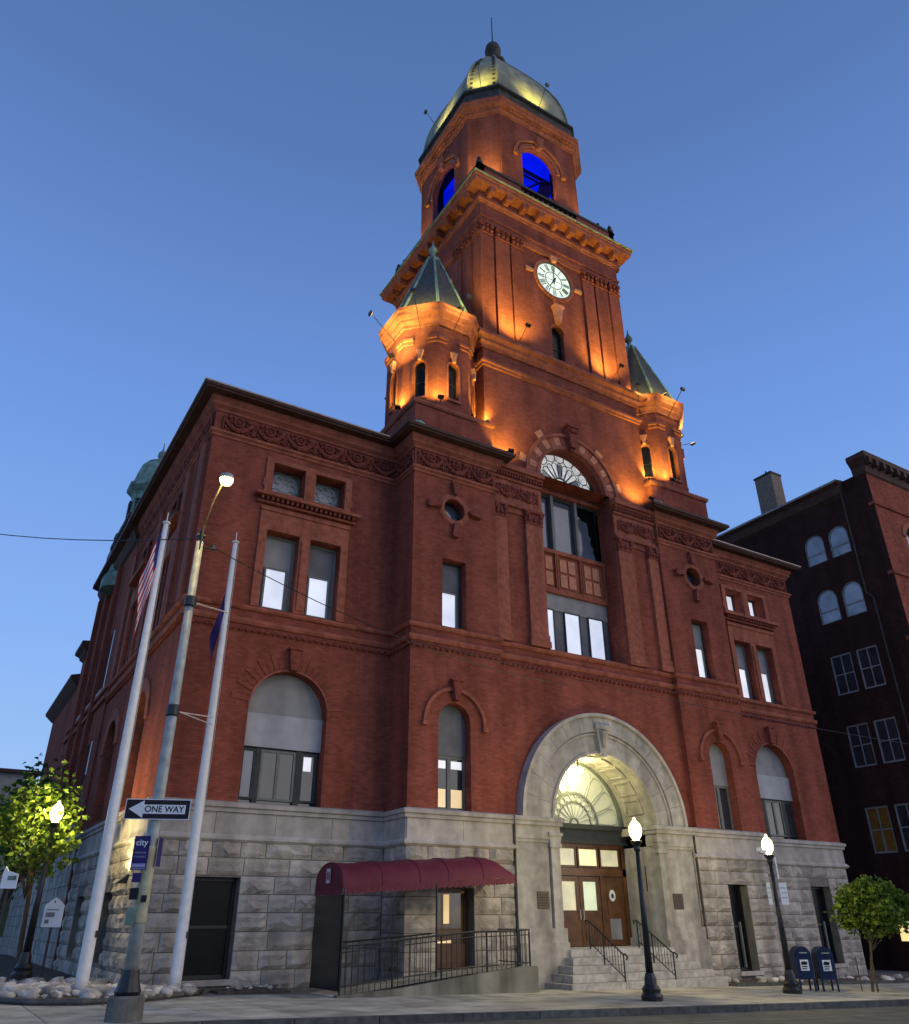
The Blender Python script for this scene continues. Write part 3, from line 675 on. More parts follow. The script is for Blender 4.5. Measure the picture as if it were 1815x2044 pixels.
# --- clock shaft
WSH = 4.42
for k, deg in enumerate((0, -90, 90, 180)):
    F = face_frame(0, 3.5, WSH, deg)
    q = MB(F); q.wall(-WSH, WSH, 25.25, 33.0, [(-.36, .36, 25.6, 27.5, 1)] if k < 2 else [], .3); q.build('shaft_wall', BR, CH)
    if k < 2:
        sash(F, -.36, .36, 25.6, 27.5, .28, .05, BLK, GLD, nz=2, arch=True)
    for sg in (-1, 1):
        for (a, b) in ((1.95, 2.70), (2.82, 3.66), (3.80, 4.54)):
            if k in (1, 2) and b > 4.5: b = 4.418
            a, b = (a, b) if sg > 0 else (-b, -a)
            p = MB(F); p.box(a, b, -.12, 0, 25.3, 31.9); p = p.build('pilaster', BR, CH)
            q = MB(F); q.box(a-.03, b+.03, -.18, 0, 31.86, 31.95); q.box(a+.02, b-.02, -.13, 0, 31.95, 32.5); q.box(a-.04, b+.04, -.22, 0, 32.5, 32.6)
            for i in range(3):
                u = a+(b-a)*(i+.5)/3; q.lathe(u, -.17, [(.02, 31.97), (.10, 32.05), (.07, 32.2), (.02, 32.25)], 6)
            for u in (a+.1, b-.1): q.ring(u, 32.38, .03, .11, -.24, -.15, 0, 360, 10)
            q.lathe((a+b)/2, -.17, [(.02, 32.28), (.08, 32.34), (.08, 32.42), (.02, 32.48)], 6)
            q.build('capital', TCD, p)
    q = MB(F); q.box(-1.95, 1.95, -.1, 0, 32.35, 32.62); q.build('fascia', TC, CH)
# tower entablature
SQ = lambda w: [(-w, 3.5+w), (-w, 3.5-w), (w, 3.5-w), (w, 3.5+w)]
def TS(name, w, prof, m_): q = MB(); q.sweep(SQ(w), prof, True); return q.build(name, m_, CH)
TS('architrave', 4.42, [(0, 32.6), (.14, 32.6), (.14, 32.85), (.2, 32.9), (.2, 33.0), (.12, 33.05), (.12, 33.95), (0, 33.95)], BR)
TS('bed_moulding', 4.54, [(0, 33.9), (.06, 33.92), (.06, 34.0), (.14, 34.08), (.14, 34.25), (0, 34.3)], TC)
TS('cornice', 4.54, [(-.1, 34.25), (.1, 34.25), (.1, 34.62), (.62, 34.62), (.66, 34.70), (.66, 34.86), (.72, 34.92), (.72, 35.02), (-.1, 35.06)], TC)
TS('copper_drip_edge', 4.54, [(.0, 35.065), (.76, 35.03), (.78, 35.03), (.78, 35.12), (.0, 35.2)], mat('weathered_edge_copper', (.30, .31, .20), .6, .3, 4))
mod = MB(); mod.box(-.17, .17, -.5, 0, .12, .36); mod.box(-.13, .13, -.42, 0, 0, .12); mod.tube((-.15, -.4, .08), (.15, -.4, .08), .09, .09, 8)
for deg in (0, -90, 90, 180):
    a = radians(deg)
    for i in range(9):
        u = -4.1+8.2*i/8; F = face_frame(0, 3.5, 4.64, deg); p = F(u, 0, 34.26)
        if i == 0 and deg == 0: m0 = mod.build('modillion', TC, CH); o = m0
        else: o = m0.copy(); COL.objects.link(o); o.parent = CH
        o.location = p; o.rotation_euler = (0, 0, a)
# parapet with a balustrade in the middle of each side
for k, deg in enumerate((0, -90, 90, 180)):
    F = face_frame(0, 3.5, 4.62, deg)
    q = MB(F); q.box(-4.62, -1.9, -.0, .35, 35.15, 36.50); q.box(1.9, 4.62, -.0, .35, 35.15, 36.50); q.box(-1.9, 1.9, .0, .35, 35.15, 35.5); q.build('parapet', BR, CH)
    q = MB(F); q.box(-4.67, 4.67, -.05, .42, 36.50, 36.66); q.build('parapet_coping', CUD, CH)
    for i in range(11):
        u = -1.7+3.4*i/10; MB(F).lathe(u, .17, [(.07, 35.5), (.13, 35.75), (.06, 36.1), (.09, 36.45)], 6).build('baluster', TC, CH)
for sx_, sy_ in ((-1, -1), (1, -1), (-1, 1), (1, 1)):
    MB().lathe(sx_*4.5, 3.5+sy_*4.5, [(.16, 36.66), (.2, 36.85), (.07, 37.0), (.13, 37.12), (.02, 37.35)], 8).build('finial', CUD, CH)

# --- clocks on front and left faces
def clock(deg):
    F = face_frame(0, 3.5, WSH, deg); zc = 30.88
    c = MB(F); c.prism([(1.12*cos(2*pi*i/40), zc+1.12*sin(2*pi*i/40)) for i in range(40)], -.03, -.01); c = c.build('clock', CLK, CH)
    q = MB(F); q.ring(0, zc, 1.14, 1.3, -.1, .0, 0, 360, 40); q.build('bezel', TC, c)
    q = MB(F); q.ring(0, zc, 1.10, 1.145, -.08, -.0, 0, 360, 40); q.build('outer_ring', WD, c); q = MB(F); q.ring(0, zc, .52, .555, -.05, -.031, 0, 360, 36); q.build('inner_ring', WD, c); q = MB(F); q.ring(0, zc, 1.06, 1.075, -.05, -.031, 0, 360, 40)
    for i in range(4): a = pi/4+pi*i/2; q.tube((.0, -.04, zc), (.52*cos(a-pi/4), -.04, zc+.52*sin(a-pi/4)), .012, .012, 4)
    q.build('dial_rings', WD, c); q = MB(F)
    for i in range(60):
        a = 2*pi*i/60; q.tube((1.065*cos(a), -.04, zc+1.065*sin(a)), (1.11*cos(a), -.04, zc+1.11*sin(a)), .014, .014, 4)
    q.build('minute_marks', WD, c)['kind'] = 'stuff'
    num = {12: 'XII', 1: 'I', 2: 'II', 3: 'III', 4: 'IIII', 5: 'V', 6: 'VI', 7: 'VII', 8: 'VIII', 9: 'IX', 10: 'X', 11: 'XI'}
    for h, s_ in num.items():
        a = pi/2-2*pi*h/12; q = MB(F); W_ = {'I': .07, 'V': .14, 'X': .14}; tot = sum(W_[k] for k in s_); x0 = -tot/2
        er, et = (cos(a), sin(a)), (sin(a), -cos(a))
        P = lambda t, r: (er[0]*r+et[0]*t, -.045, zc+er[1]*r+et[1]*t)
        for k in s_:
            w_ = W_[k]; r0, r1 = .62, 1.0
            if k == 'I': q.tube(P(x0+w_/2, r0), P(x0+w_/2, r1), .020, .020, 4)
            elif k == 'V': q.tube(P(x0+w_/2, r0), P(x0+.015, r1), .018, .02, 4); q.tube(P(x0+w_/2, r0), P(x0+w_-.015, r1), .012, .012, 4)
            else: q.tube(P(x0+.015, r0), P(x0+w_-.015, r1), .012, .012, 4); q.tube(P(x0+w_-.015, r0), P(x0+.015, r1), .02, .02, 4)
            x0 += w_
        q.build('numeral', WD, c)
    for (ang, L_, w_) in ((pi/2+.02, .98, .035), (pi/2-2*pi*(7.0)/12, .62, .055)):   # minute hand up, hour hand at seven
        q = MB(F); q.tube((0, -.07, zc), (L_*cos(ang), -.07, zc+L_*sin(ang)), w_, .012, 6); q.tube((0, -.07, zc), (-.22*cos(ang), -.07, zc-.22*sin(ang)), w_, w_*.8, 6); q.build('hand', BLK, c)
    MB(F).ring(0, zc, 0.001, .08, -.1, -.05, 0, 360, 12).build('hub', BLK, c)
    # keys above, left, right and below the dial
    q = MB(F); q.prism([(-.12, 32.05), (.12, 32.05), (.2, 32.4), (-.2, 32.4)], -.26, 0); q.build('key_block', TCL, CH)
    q = MB(F); q.prism([(-.07, 29.3), (.07, 29.3), (.14, 29.62), (-.14, 29.62)], -.15, 0); q.build('key_block', TC, CH)
    for sg in (-1, 1): q = MB(F); q.prism([(sg*1.35, zc-.07), (sg*1.8, zc-.12), (sg*1.8, zc+.12), (sg*1.35, zc+.07)], -.12, 0); q.build('key_block', TCL, CH)
    q = MB(F); q.prism([(-.1, 27.95), (.1, 27.95), (.16, 28.5), (.24, 28.9), (-.24, 28.9), (-.16, 28.5)], -.3, 0); q.box(-.3, .3, -.34, 0, 28.9, 29.05); q.build('keystone', TCL, CH)
    MB(F).ring(0, 27.5, .38, .46, -.05, 0, 0, 180, 14).build('archivolt', TC, CH)
clock(0); clock(-90)

# --- turrets
def octo(cx, cy, ap): R = ap/cos(pi/8); return [(cx+R*cos(radians(-22.5+45*i)), cy+R*sin(radians(-22.5+45*i))) for i in range(8)]
def turret(sgn, back=False):
    cx, cy = sgn*6.40, (.42 if not back else 6.6); ap = 1.84
    for k in range(8):
        F = face_frame(cx, cy, ap, k*45); hw = ap*math.tan(pi/8)
        hasw = not (back)
        q = MB(F); q.wall(-hw, hw, 20.02, 25.0, [(-.24, .24, 20.75, 22.35, 1)] if hasw else [], .22); q.build('turret_wall', BR, CH)
        if hasw:
            sash(F, -.24, .24, 20.75, 22.35, .2, .04, BLK, GLD, nz=2, arch=True)
            q = MB(F); q.ring(0, 22.35, .25, .33, -.05, 0, 0, 180, 10); q.box(-.34, .34, -.08, 0, 20.6, 20.72); q.box(.25, .33, -.05, 0, 20.75, 22.35); q.box(-.33, -.25, -.05, 0, 20.75, 22.35); q.build('window_trim', TC, CH)
            q = MB(F); q.prism([(-.07, 22.6), (.07, 22.6), (.08, 22.85), (.17, 23.1), (-.17, 23.1), (-.08, 22.85)], -.16, 0); q.build('keystone', TCL, CH)
        # interrupted belt over the windows
        for (a, b) in ((-hw, -.3), (.3, hw)):
            q = MB(F); q.box(a, b, -.07, 0, 23.5, 23.62); q.box(a, b, -.14, 0, 23.66, 23.8); q.build('belt', TC, CH)
    q = MB(); q.sweep(octo(cx, cy, ap), [(0, 24.4), (.08, 24.42), (.08, 24.55), (.2, 24.7), (.2, 24.8), (.36, 24.95), (.36, 25.12), (.42, 25.2), (.42, 25.35), (0, 25.42)], True); q.build('turret_cornice', TC, CH)
    R = (ap+.04)/cos(pi/8)
    q = MB(); q.lathe(cx, cy, [(R*1.06, 25.36), (R, 25.55), (R*.15, 30.1), (.05, 30.35)], 8, radians(22.5)); sp = q.build('spire_roof', SL, CH)
    for k in range(8):
        a = radians(22.5+45*k); MB().tube((cx+(R+.02)*cos(a), cy+(R+.02)*sin(a), 25.5), (cx+(R*.15)*cos(a), cy+(R*.15)*sin(a), 30.12), .075, .05, 6).build('hip_rib', CUV, sp)
    MB().lathe(cx, cy, [(.33, 29.75), (.38, 29.9), (.3, 30.1), (.14, 30.3), (.1, 30.5), (.2, 30.65), (.23, 30.8), (.13, 30.95), (.04, 31.2), (.02, 31.45)], 10).build('finial', CUV, sp)
for sgn in (-1, 1):
    turret(sgn)
    a, b = (4.55, 8.22) if sgn > 0 else (-8.22, -4.55)
    q = MB(); q.box(a, b, -1.50, 2.3, 18.6, 20.0); q.build('turret_pedestal', BR, CH)
    q = MB(); q.sweep([(a, 2.3), (a, -1.50), (b, -1.50), (b, 2.3)], [(0, 19.9), (.06, 19.92), (.1, 20.0), (.1, 20.1), (-.2, 20.16), (-.2, 19.9)], True); q.build('pedestal_coping', TC, CH)
    q = MB(); q.hprism([(a+.05, -1.45), (b-.05, -1.45), (b-.05, 2.2), (a+.05, 2.2)], 20.0, 20.09); q.build('pedestal_top', CUD, CH)
    for (px, py, w) in ((a+.1, -1.5, .8), (b-.1, -1.5, .45)):
        MB().lathe(px, py, [(w*.5, 18.62), (w*.42, 18.9), (.05, 19.05)], 6, .4).build('flashing', CUV, CH)

# --- belfry (square with cut corners), open arches over a blue lit chamber
BX = [(-4.0, 3.5+2.65), (-4.0, 3.5-2.65), (-2.65, -.5), (2.65, -.5), (4.0, .85), (4.0, 6.15), (2.65, 7.5), (-2.65, 7.5)]
for deg in (0, -90, 90, 180):
    F = face_frame(0, 3.5, 4.0, deg)
    q = MB(F); q.wall(-2.65, 2.65, 35.2, 43.0, [(-1.2, 1.2, 36.2, 40.05, 1)], .32); q.build('belfry_wall', BR, CH)
    MB(F).ring(0, 40.05, 1.28, 1.50, -.06, 0, 0, 180, 24).build('archivolt', TC, CH)
    q = MB(F); q.ring(0, 40.05, 1.62, 1.78, -.14, 0, 0, 180, 24)
    for sg in (-1, 1): q.box(sg*1.7-.12, sg*1.7+.12, -.18, 0, 39.85, 40.05)
    q.build('hood_moulding', TC, CH)
    q = MB(F); q.prism([(-.14, 41.25), (.14, 41.25), (.24, 42.1), (-.24, 42.1)], -.3, 0); q.build('keystone', TC, CH)
    a = radians(deg+45)
for deg in (-45, 45, 135, -135):
    ap = (2.65+4.0)/sqrt(2); F = face_frame(0, 3.5, ap, deg); hw = 1.35/sqrt(2)
    q = MB(F); q.wall(-hw, hw, 35.2, 43.0); q.build('belfry_wall', BR, CH)
    q = MB(F); q.box(-hw+.08, hw-.08, -.03, 0, 36.6, 42.0); q.build('corner_panel', BR, CH)
q = MB()
# chamber: floor, ceiling and louvre wall, blue light put in as emission
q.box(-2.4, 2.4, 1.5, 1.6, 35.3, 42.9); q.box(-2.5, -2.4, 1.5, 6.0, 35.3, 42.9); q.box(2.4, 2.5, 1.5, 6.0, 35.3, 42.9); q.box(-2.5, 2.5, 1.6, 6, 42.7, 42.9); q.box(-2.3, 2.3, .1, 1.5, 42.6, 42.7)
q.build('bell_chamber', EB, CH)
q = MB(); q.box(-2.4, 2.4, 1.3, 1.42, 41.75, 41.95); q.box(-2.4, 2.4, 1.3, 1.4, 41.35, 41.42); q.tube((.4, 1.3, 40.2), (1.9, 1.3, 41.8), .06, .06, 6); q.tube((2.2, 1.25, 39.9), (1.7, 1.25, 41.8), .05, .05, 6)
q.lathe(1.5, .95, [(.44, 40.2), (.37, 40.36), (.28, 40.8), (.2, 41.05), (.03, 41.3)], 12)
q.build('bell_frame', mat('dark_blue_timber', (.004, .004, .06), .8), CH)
def TBF(name, prof, m_): q = MB(); q.sweep(BX, prof, True); return q.build(name, m_, CH)
TBF('belfry_cornice', [(0, 42.7), (.06, 42.72), (.06, 42.84), (.16, 42.95), (.16, 43.1), (.4, 43.35), (.4, 43.5), (.46, 43.56), (.46, 43.7), (0, 43.76)], TC)
q = MB()
for deg in (0, -90, 90, 180):
    F = face_frame(0, 3.5, 4.0, deg)
    q.F = F
    for i in range(30): u = -2.6+5.2*(i+.5)/30; q.box(u-.05, u+.05, -.3, -.17, 43.12, 43.24)
q.build('dentil_row', TC, CH)['kind'] = 'stuff'
TBF('dome_curb', [(-.1, 43.7), (.12, 43.7), (.12, 44.8), (.26, 44.9), (.26, 45.05), (-.1, 45.1)], CUD)
# dome: same cut-corner plan, bulging profile
dm = MB(); prof = [(1.0, 45.05), (.985, 45.9), (.95, 47.0), (.885, 48.1), (.79, 49.2), (.665, 50.4), (.52, 51.6), (.38, 52.7), (.26, 53.6), (.17, 54.3)]
BC = [(x_, y_-3.5) for x_, y_ in BX]; rings = []
for k, z in prof: rings.append([dm.v((x_*k*.99, 3.5+y_*k*.99, z)) for x_, y_ in BC])
for A, B in zip(rings[:-1], rings[1:]):
    for i in range(8): j = (i+1) % 8; dm.Fc.append([A[i], A[j], B[j], B[i]]); dm.mi.append(0)
dm.Fc.append(rings[-1]); dm.mi.append(0); dm = dm.build('dome', DM, CH)
for i in range(8):
    pts = [(BC[i][0]*k*.995, 3.5+BC[i][1]*k*.995, z) for k, z in prof]
    MB().path(pts, .07, 6).build('seam_rib', DM, dm)
q = MB()
for deg in (-45, 45, 135, -135):   # rosette studs on the narrow faces
    for (k0, z0), (k1, z1) in zip(prof[:6], prof[1:7]):
        for t in (.25, .75):
            k, z = k0+(k1-k0)*t, z0+(z1-z0)*t; F = face_frame(0, 3.5, (2.65+4.0)/sqrt(2)*k*.99, deg); q.F = F
            for sg in (-1, 1): q.tube((sg*.70*k, -.05, z), (sg*.70*k, .08, z), .10, .10, 6)
q.build('rivet_studs', CUD, dm)
MB().lathe(0, 3.5, [(z_[0], z_[1]-.5) for z_ in [(.75, 54.75), (.9, 54.95), (.6, 55.2), (.36, 55.5), (.34, 55.8), (.5, 56.05), (.58, 56.5), (.5, 56.95), (.28, 57.3), (.08, 57.5)]], 14).build('ball_finial', CUD, dm, smooth=True)
MB().tube((0, 3.5, 56.7), (0, 3.5, 60.1), .05, .03, 6).build('spike', BLK, dm)

# ------------------------------------------------------------------ granite ground storey
def rock_mesh(seed):
    rnd = random.Random(seed); q = MB(); NX, NZ = 5, 4; grid = {}
    for i in range(NX+1):
        for k in range(NZ+1):
            edge = i in (0, NX) or k in (0, NZ)
            d = -.0 if edge else -rnd.uniform(.35, 1.0)
            uu, zz = i/NX, k/NZ
            if not edge: uu += rnd.uniform(-.05, .05); zz += rnd.uniform(-.06, .06)
            grid[i, k] = q.v((uu, d, zz))
    for i in range(NX):
        for k in range(NZ): q.Fc.append([grid[i, k], grid[i+1, k], grid[i+1, k+1], grid[i, k+1]])
    c = [q.v((uu, 1, zz)) for uu, zz in ((0, 0), (1, 0), (1, 1), (0, 1))]
    ed = [[grid[i, 0] for i in range(NX+1)], [grid[NX, k] for k in range(NZ+1)], [grid[i, NZ] for i in range(NX, -1, -1)], [grid[0, k] for k in range(NZ, -1, -1)]]
    for n_, e in enumerate(ed): q.Fc.append(e[::-1]+[c[n_], c[(n_+1) % 4]])
    me = bpy.data.meshes.new('granite_block'); me.from_pydata(q.V, [], q.Fc); me.materials.append(GR); return me
ROCKS = [rock_mesh(s_) for s_ in range(14)]
def blocks(parent, F, deg, u0, u1, z0, z1, ops, single=True, h=.47, wmin=.65, wmax=1.25, depth=.10):
    nz_ = max(1, round((z1-z0)/h)); h = (z1-z0)/nz_; jt = .012; stuff = MB(F)
    for r in range(nz_):
        za, zb = z0+r*h, z0+(r+1)*h; iv = [(u0, u1)]
        for o in ops:
            if o[3] > za+.05 and o[2] < zb-.05:
                nv = []
                for a, b in iv:
                    if o[0] > a: nv.append((a, min(b, o[0])))
                    if o[1] < b: nv.append((max(a, o[1]), b))
                iv = [(a, b) for a, b in nv if b-a > .05]
        for a, b in iv:
            n_ = max(1, round((b-a)/random.uniform(wmin+.15, wmax-.15))); ws = [random.uniform(wmin, wmax) for _ in range(n_)]; t = sum(ws); x_ = a
            for w in ws:
                w *= (b-a)/t
                if single:
                    o = bpy.data.objects.new('granite_block', random.choice(ROCKS)); COL.objects.link(o); o.parent = parent
                    o.location = F(x_+jt, 0, za+jt); o.rotation_euler = (0, 0, radians(deg)); o.scale = (w-2*jt, depth*random.uniform(.6, 1.25), zb-za-2*jt)
                else: stuff.box(x_+jt, x_+w-jt, -depth*random.uniform(.3, .7), .1, za+jt, zb-jt)
                x_ += w
    if not single and stuff.V: stuff.build('granite_blocks', GR, parent)['kind'] = 'stuff'
def base_section(F, deg, u0, u1, ops, zb, single=True, smooth=True, batter=.06):
    q = MB(F); q.wall(u0, u1, -1.5, ZS-.2, ops, .45, d=.02); b = q.build('ground_storey_wall', GJ, CH)
    blocks(b, F, deg, u0, u1, zb, 3.68, ops, single)
    if smooth:
        # dressed band course above the rock-faced work, in long stones
        x_ = u0
        n_ = max(1, round((u1-u0)/1.9))
        for i in range(n_):
            a, c = u0+(u1-u0)*i/n_, u0+(u1-u0)*(i+1)/n_
            q = MB(F); q.box(a+.006, c-.006, -.04, .05, 3.80, 4.43); q.build('band_stone', GS, b)
    return b
LW = [(-14.03, -12.70, .2, 2.70)]
base_section(FW0, 0, -X1, -X2, LW, -.08)
base_section(FW0, 0, X2, X1, [(12.70, 14.03, -.1, 2.85)], -.66)
base_section(FPV, 0, -X2, -4.1, [(-7.05, -5.75, .3, 2.48)], -.2)
base_section(FPV, 0, 4.1, X2, [(5.76, 6.82, -.1, 2.80)], -.47)
base_section(frame(-X2, 0, -90), -90, 0, 1.49, [], -.2)
base_section(FSL, -90, -YB, -0, [(-5.3, -3.5, .5, 2.4), (-10.3, -8.6, .5, 2.4)], -.08, single=True)
base_section(frame(X2, 0, 90), 90, -1.49, 0, [], -.5)
bsc = [(0, 3.60), (.05, 3.62), (.12, 3.68), (.12, 3.74), (.05, 3.82), (0, 3.82)]
course('string_course', bsc, GS, PLAN[:4]+[(-4.1, YP)]); course('string_course', bsc, GS, [(4.1, YP)]+PLAN[8:])
# corbelled corner stone on the left
MB().lathe(-X1+.1, .1, [(.05, 2.9), (.25, 3.2), (.42, 3.6)], 12).build('corner_corbel', GS, CH, smooth=True)
# basement windows
for (F, a, b, z0, z1) in ((FW0, -14.03, -12.70, .2, 2.70), (FW0, 12.70, 14.03, -.1, 2.85), (FPV, 5.76, 6.82, -.1, 2.80)):
    w = sash(F, a, b, z0, z1, .42, .09, BLK, GLD, nz=2, bar=.07)
    part_box(F, 'sill', GS, a-.08, b+.08, -.1, .3, z0-.14, z0)
part_box(FW0, 'reveal_bar', WG, 13.55, 13.62, .3, .38, .0, 1.5); part_box(FPV, 'reveal_bar', WG, 6.45, 6.51, .3, .38, .0, 1.5)
for a, b in ((-5.3, -3.5), (-10.3, -8.6)): sash(FSL, a, b, .5, 2.4, .4, .08, WD, GL, nx=2)
# door under the awning
dr = sash(FPV, -7.05, -5.75, .32, 2.48, .42, .14, WOOD, GLW, nz=1, name='side_door', mats={(0, 0): mat('warm_dim_glass', (.10, .06, .03), .1, .4, 2, spec=.9)})
part_box(FPV, 'lit_pane', EY, -6.62, -6.42, .38, .395, 1.5, 2.3, parent=dr); part_box(FPV, 'kick_plate', WOOD, -6.91, -5.89, .33, .36, .46, .95, parent=dr)
part_box(FPV, 'lit_pane', EY, -6.86, -6.35, .38, .395, .98, 1.06, parent=dr)
# side elevation windows
for a, b in ((-5.5, -3.3), (-10.6, -8.4)):
    sash(FSL, a, b, 4.95, 7.5, .42, .12, WD, GL, nx=2, nz=2, bar=.1, arch=True)
    c = (a+b)/2; MB(FSL).ring(c, 7.5, 1.15, 1.6, -.06, 0, 0, 180, 18).build('archivolt', TC, CH)
for o in SW: sash(FSL, o[0], o[1], o[2], o[3], .38, .07, WG, PG if o[3] < 14 else STG)
for c in (4.4, 9.5):
    q = MB(FSL); q.box(-c-1.3, -c-.97, -.09, 0, 10.8, 14.4); q.box(-c+.97, -c+1.3, -.09, 0, 10.8, 14.4); q.box(-c-.97, -c+.97, -.09, 0, 13.65, 14.4); q.box(-c-1.5, -c+1.5, -.3, 0, 14.8, 15.0); q.build('window_surround', TC, CH)
for y_ in (.35, 2.4, 6.6, 11.6):
    q = MB(FSL); q.box(-y_-.6, -y_, -.12, 0, 10.8, 16.7); q.build('pilaster', TC, CH)

# --- rear side pavilions (receding left elevation)
q = MB(); q.box(-15.52, -9, YB, 21.8, -1.5, 18.3); q.build('rear_wall', BR, CH)
q = MB(); q.sweep([(-15.52, 21.8), (-15.52, YB), (-X1, YB)], [(0, 17.6), (.12, 17.7), (.3, 18.0), (.3, 18.2), (.62, 18.3), (.62, 18.5), (-.3, 18.6), (-.3, 17.6)]); q.build('rear_eave', RF, CH)
q = MB(); q.box(-15.75, -11, 14.5, 19.2, 18.4, 19.9); q.build('attic', BR, CH)
q = MB(); q.sweep([(-15.75, 19.2), (-15.75, 14.5), (-11, 14.5)], [(0, 19.6), (.2, 19.75), (.2, 19.95), (-.2, 20.0), (-.2, 19.6)]); q.build('attic_coping', CUD, CH)
q = MB(); q.box(-15.6, -8, 21.8, 23.9, -1.5, 15.3); q.build('rear_wall', BR, CH)
q = MB(); q.sweep([(-14, 23.9), (-15.6, 23.9), (-15.6, 21.8)][0:] , [(0, 14.6), (.2, 14.8), (.2, 14.9), (.45, 15.1), (.45, 15.3), (-.3, 15.4), (-.3, 14.6)]); q.build('rear_eave', RF, CH)
q = MB(); q.box(-15.55, -8, 23.9, 34.4, -1.5, 13.9); q.build('rear_wall', BR, CH)
q = MB(); q.sweep([(-14, 34.4), (-15.55, 34.4), (-15.55, 23.9)], [(0, 13.2), (.2, 13.4), (.5, 13.75), (.5, 13.9), (-.3, 14.1), (-.3, 13.2)]); q.build('rear_eave', RF, CH)
FR2 = frame(-15.52, 0, -90)
for c in (14.6, 17.4, 20.2):
    q = MB(FR2); q.box(-c-1.35, -c-.95, -.2, 0, ZS, 17.5); q.build('pilaster', BR, CH)
    for z0, z1 in ((5.2, 8.6), (10.9, 13.7)):
        part_box(FR2, 'window_recess', GL, -c-.6, -c+.7, -.012, .0, z0, z1); part_box(FR2, 'window_sill', GS, -c-.7, -c+.8, -.1, 0, z0-.14, z0-.004)
for (z, w) in ((4.6, .18), (10.2, .12), (10.7, .1)):
    q = MB(); q.sweep([(-15.52, 21.8), (-15.52, YB)], [(0, z-.1), (w, z-.08), (w, z+.08), (0, z+.1)]); q.build('belt_course', TC if z > 5 else GS, CH)
    q = MB(); q.sweep([(-15.6, 23.9), (-15.6, 21.8)], [(0, z-.1), (w, z-.08), (w, z+.08), (0, z+.1)]); q.build('belt_course', TC if z > 5 else GS, CH)
REARB = [(FR2, -21.8, -YB), (frame(-15.6, 0, -90), -23.9, -21.8), (frame(-15.55, 0, -90), -34.4, -23.9)]
for F_, a, b in REARB:
    q = MB(F_); q.box(a, b, -.02, 0, -1.4, 4.4); w_ = q.build('ground_storey_wall', GJ, CH); blocks(w_, F_, -90, a, b, -.1, 4.3, [], False)
# downpipe
# copper cupolas on the side elevation
def cupola(x_, y_, s_=1.0, dz=0):
    Z = lambda z: 20.0+(z-20.0)*s_+dz
    q = MB(); q.lathe(x_, y_, [(r*s_, Z(z)) for r, z in ((1.9, 19.8), (1.9, 20.8), (1.5, 21.4), (1.35, 22.4), (1.3, 22.9), (1.22, 24.4), (1.3, 24.6), (1.6, 24.9), (1.62, 25.1), (1.35, 25.2), (1.32, 25.8), (1.1, 26.5), (.7, 27.0), (.25, 27.2))], 8, radians(22.5)); c = q.build('cupola', CUV, CH)
    for k in range(8):
        F = face_frame(x_, y_, 1.22*s_, k*45); q = MB(F)
        for i in range(6): q.box(-.26*s_, .26*s_, -.08, .05, Z(22.95+.2*i), Z(23.05+.2*i))
        q.build('louvre_slats', CUD, c)
    MB().lathe(x_, y_, [(.28*s_, Z(27.1)), (.12*s_, Z(27.3)), (.26*s_, Z(27.5)), (.22*s_, Z(27.8)), (.05*s_, Z(28.0)), (.02, Z(28.5))], 8).build('finial', CUV, c)
cupola(-14.1, 20.0, 1.0, -.8)
cupola(-15.15, 17.6, .58, -3.0)

# ------------------------------------------------------------------ main portal
PF = frame(0, -1.45, 0)
# stone arch ring voussoirs
n = 15
for i in range(n):
    a0, a1 = 180*i/n+.1, 180*(i+1)/n-.1
    q = MB(PF); q.ring(0, 4.66, 3.18, 3.74, -.10, .25, a0, a1, 3); q.ring(0, 4.66, 2.42, 3.18, .0, .25, a0, a1, 3); q.build('portal_voussoir', GP, CH)
q = MB(PF); q.ring(0, 4.66, 3.74, 3.86, -.2, .25, 0, 180, 40); q.build('portal_hood', GS, CH)
q = MB(PF); q.ring(0, 4.66, 3.06, 3.15, -.05, .02, 0, 180, 40); q.build('portal_roll', GP, CH); MB(PF).ring(0, 4.66, 2.4, 2.5, -.05, .02, 0, 180, 40).build('portal_roll', GP, CH)
q = MB(PF); q.prism([(-.14, 6.95), (.14, 6.95), (.30, 8.15), (-.30, 8.15)], -.16, .2); q.tube((-.34, -.12, 8.02), (.34, -.12, 8.02), .13, .13, 8); q.tube((0, -.14, 7.3), (0, -.24, 7.85), .10, .16, 8); q.build('portal_keystone', GP, CH)
# vault
va = MB(PF)
for i in range(32):
    p, r_ = pi*i/32, pi*(i+1)/32
    va.f((2.42*cos(p), .25, 4.66+2.42*sin(p)), (2.42*cos(r_), .25, 4.66+2.42*sin(r_)), (2.42*cos(r_), 1.95, 4.66+2.42*sin(r_)), (2.42*cos(p), 1.95, 4.66+2.42*sin(p)))
va.build('portal_vault', GP, CH, smooth=True)
for i in range(9):  # coffers in the soffit
    a0, a1 = 10+160*i/9+2, 10+160*(i+1)/9-2
    q = MB(PF); q.ring(0, 4.66, 2.37, 2.415, .55, .65, a0, a1, 3); q.ring(0, 4.66, 2.37, 2.415, 1.4, 1.5, a0, a1, 3); q.ring(0, 4.66, 2.37, 2.415, .65, 1.4, a0, a0+1.6, 1); q.ring(0, 4.66, 2.37, 2.415, .65, 1.4, a1-1.6, a1, 1); q.build('coffer_frame', GP, CH)
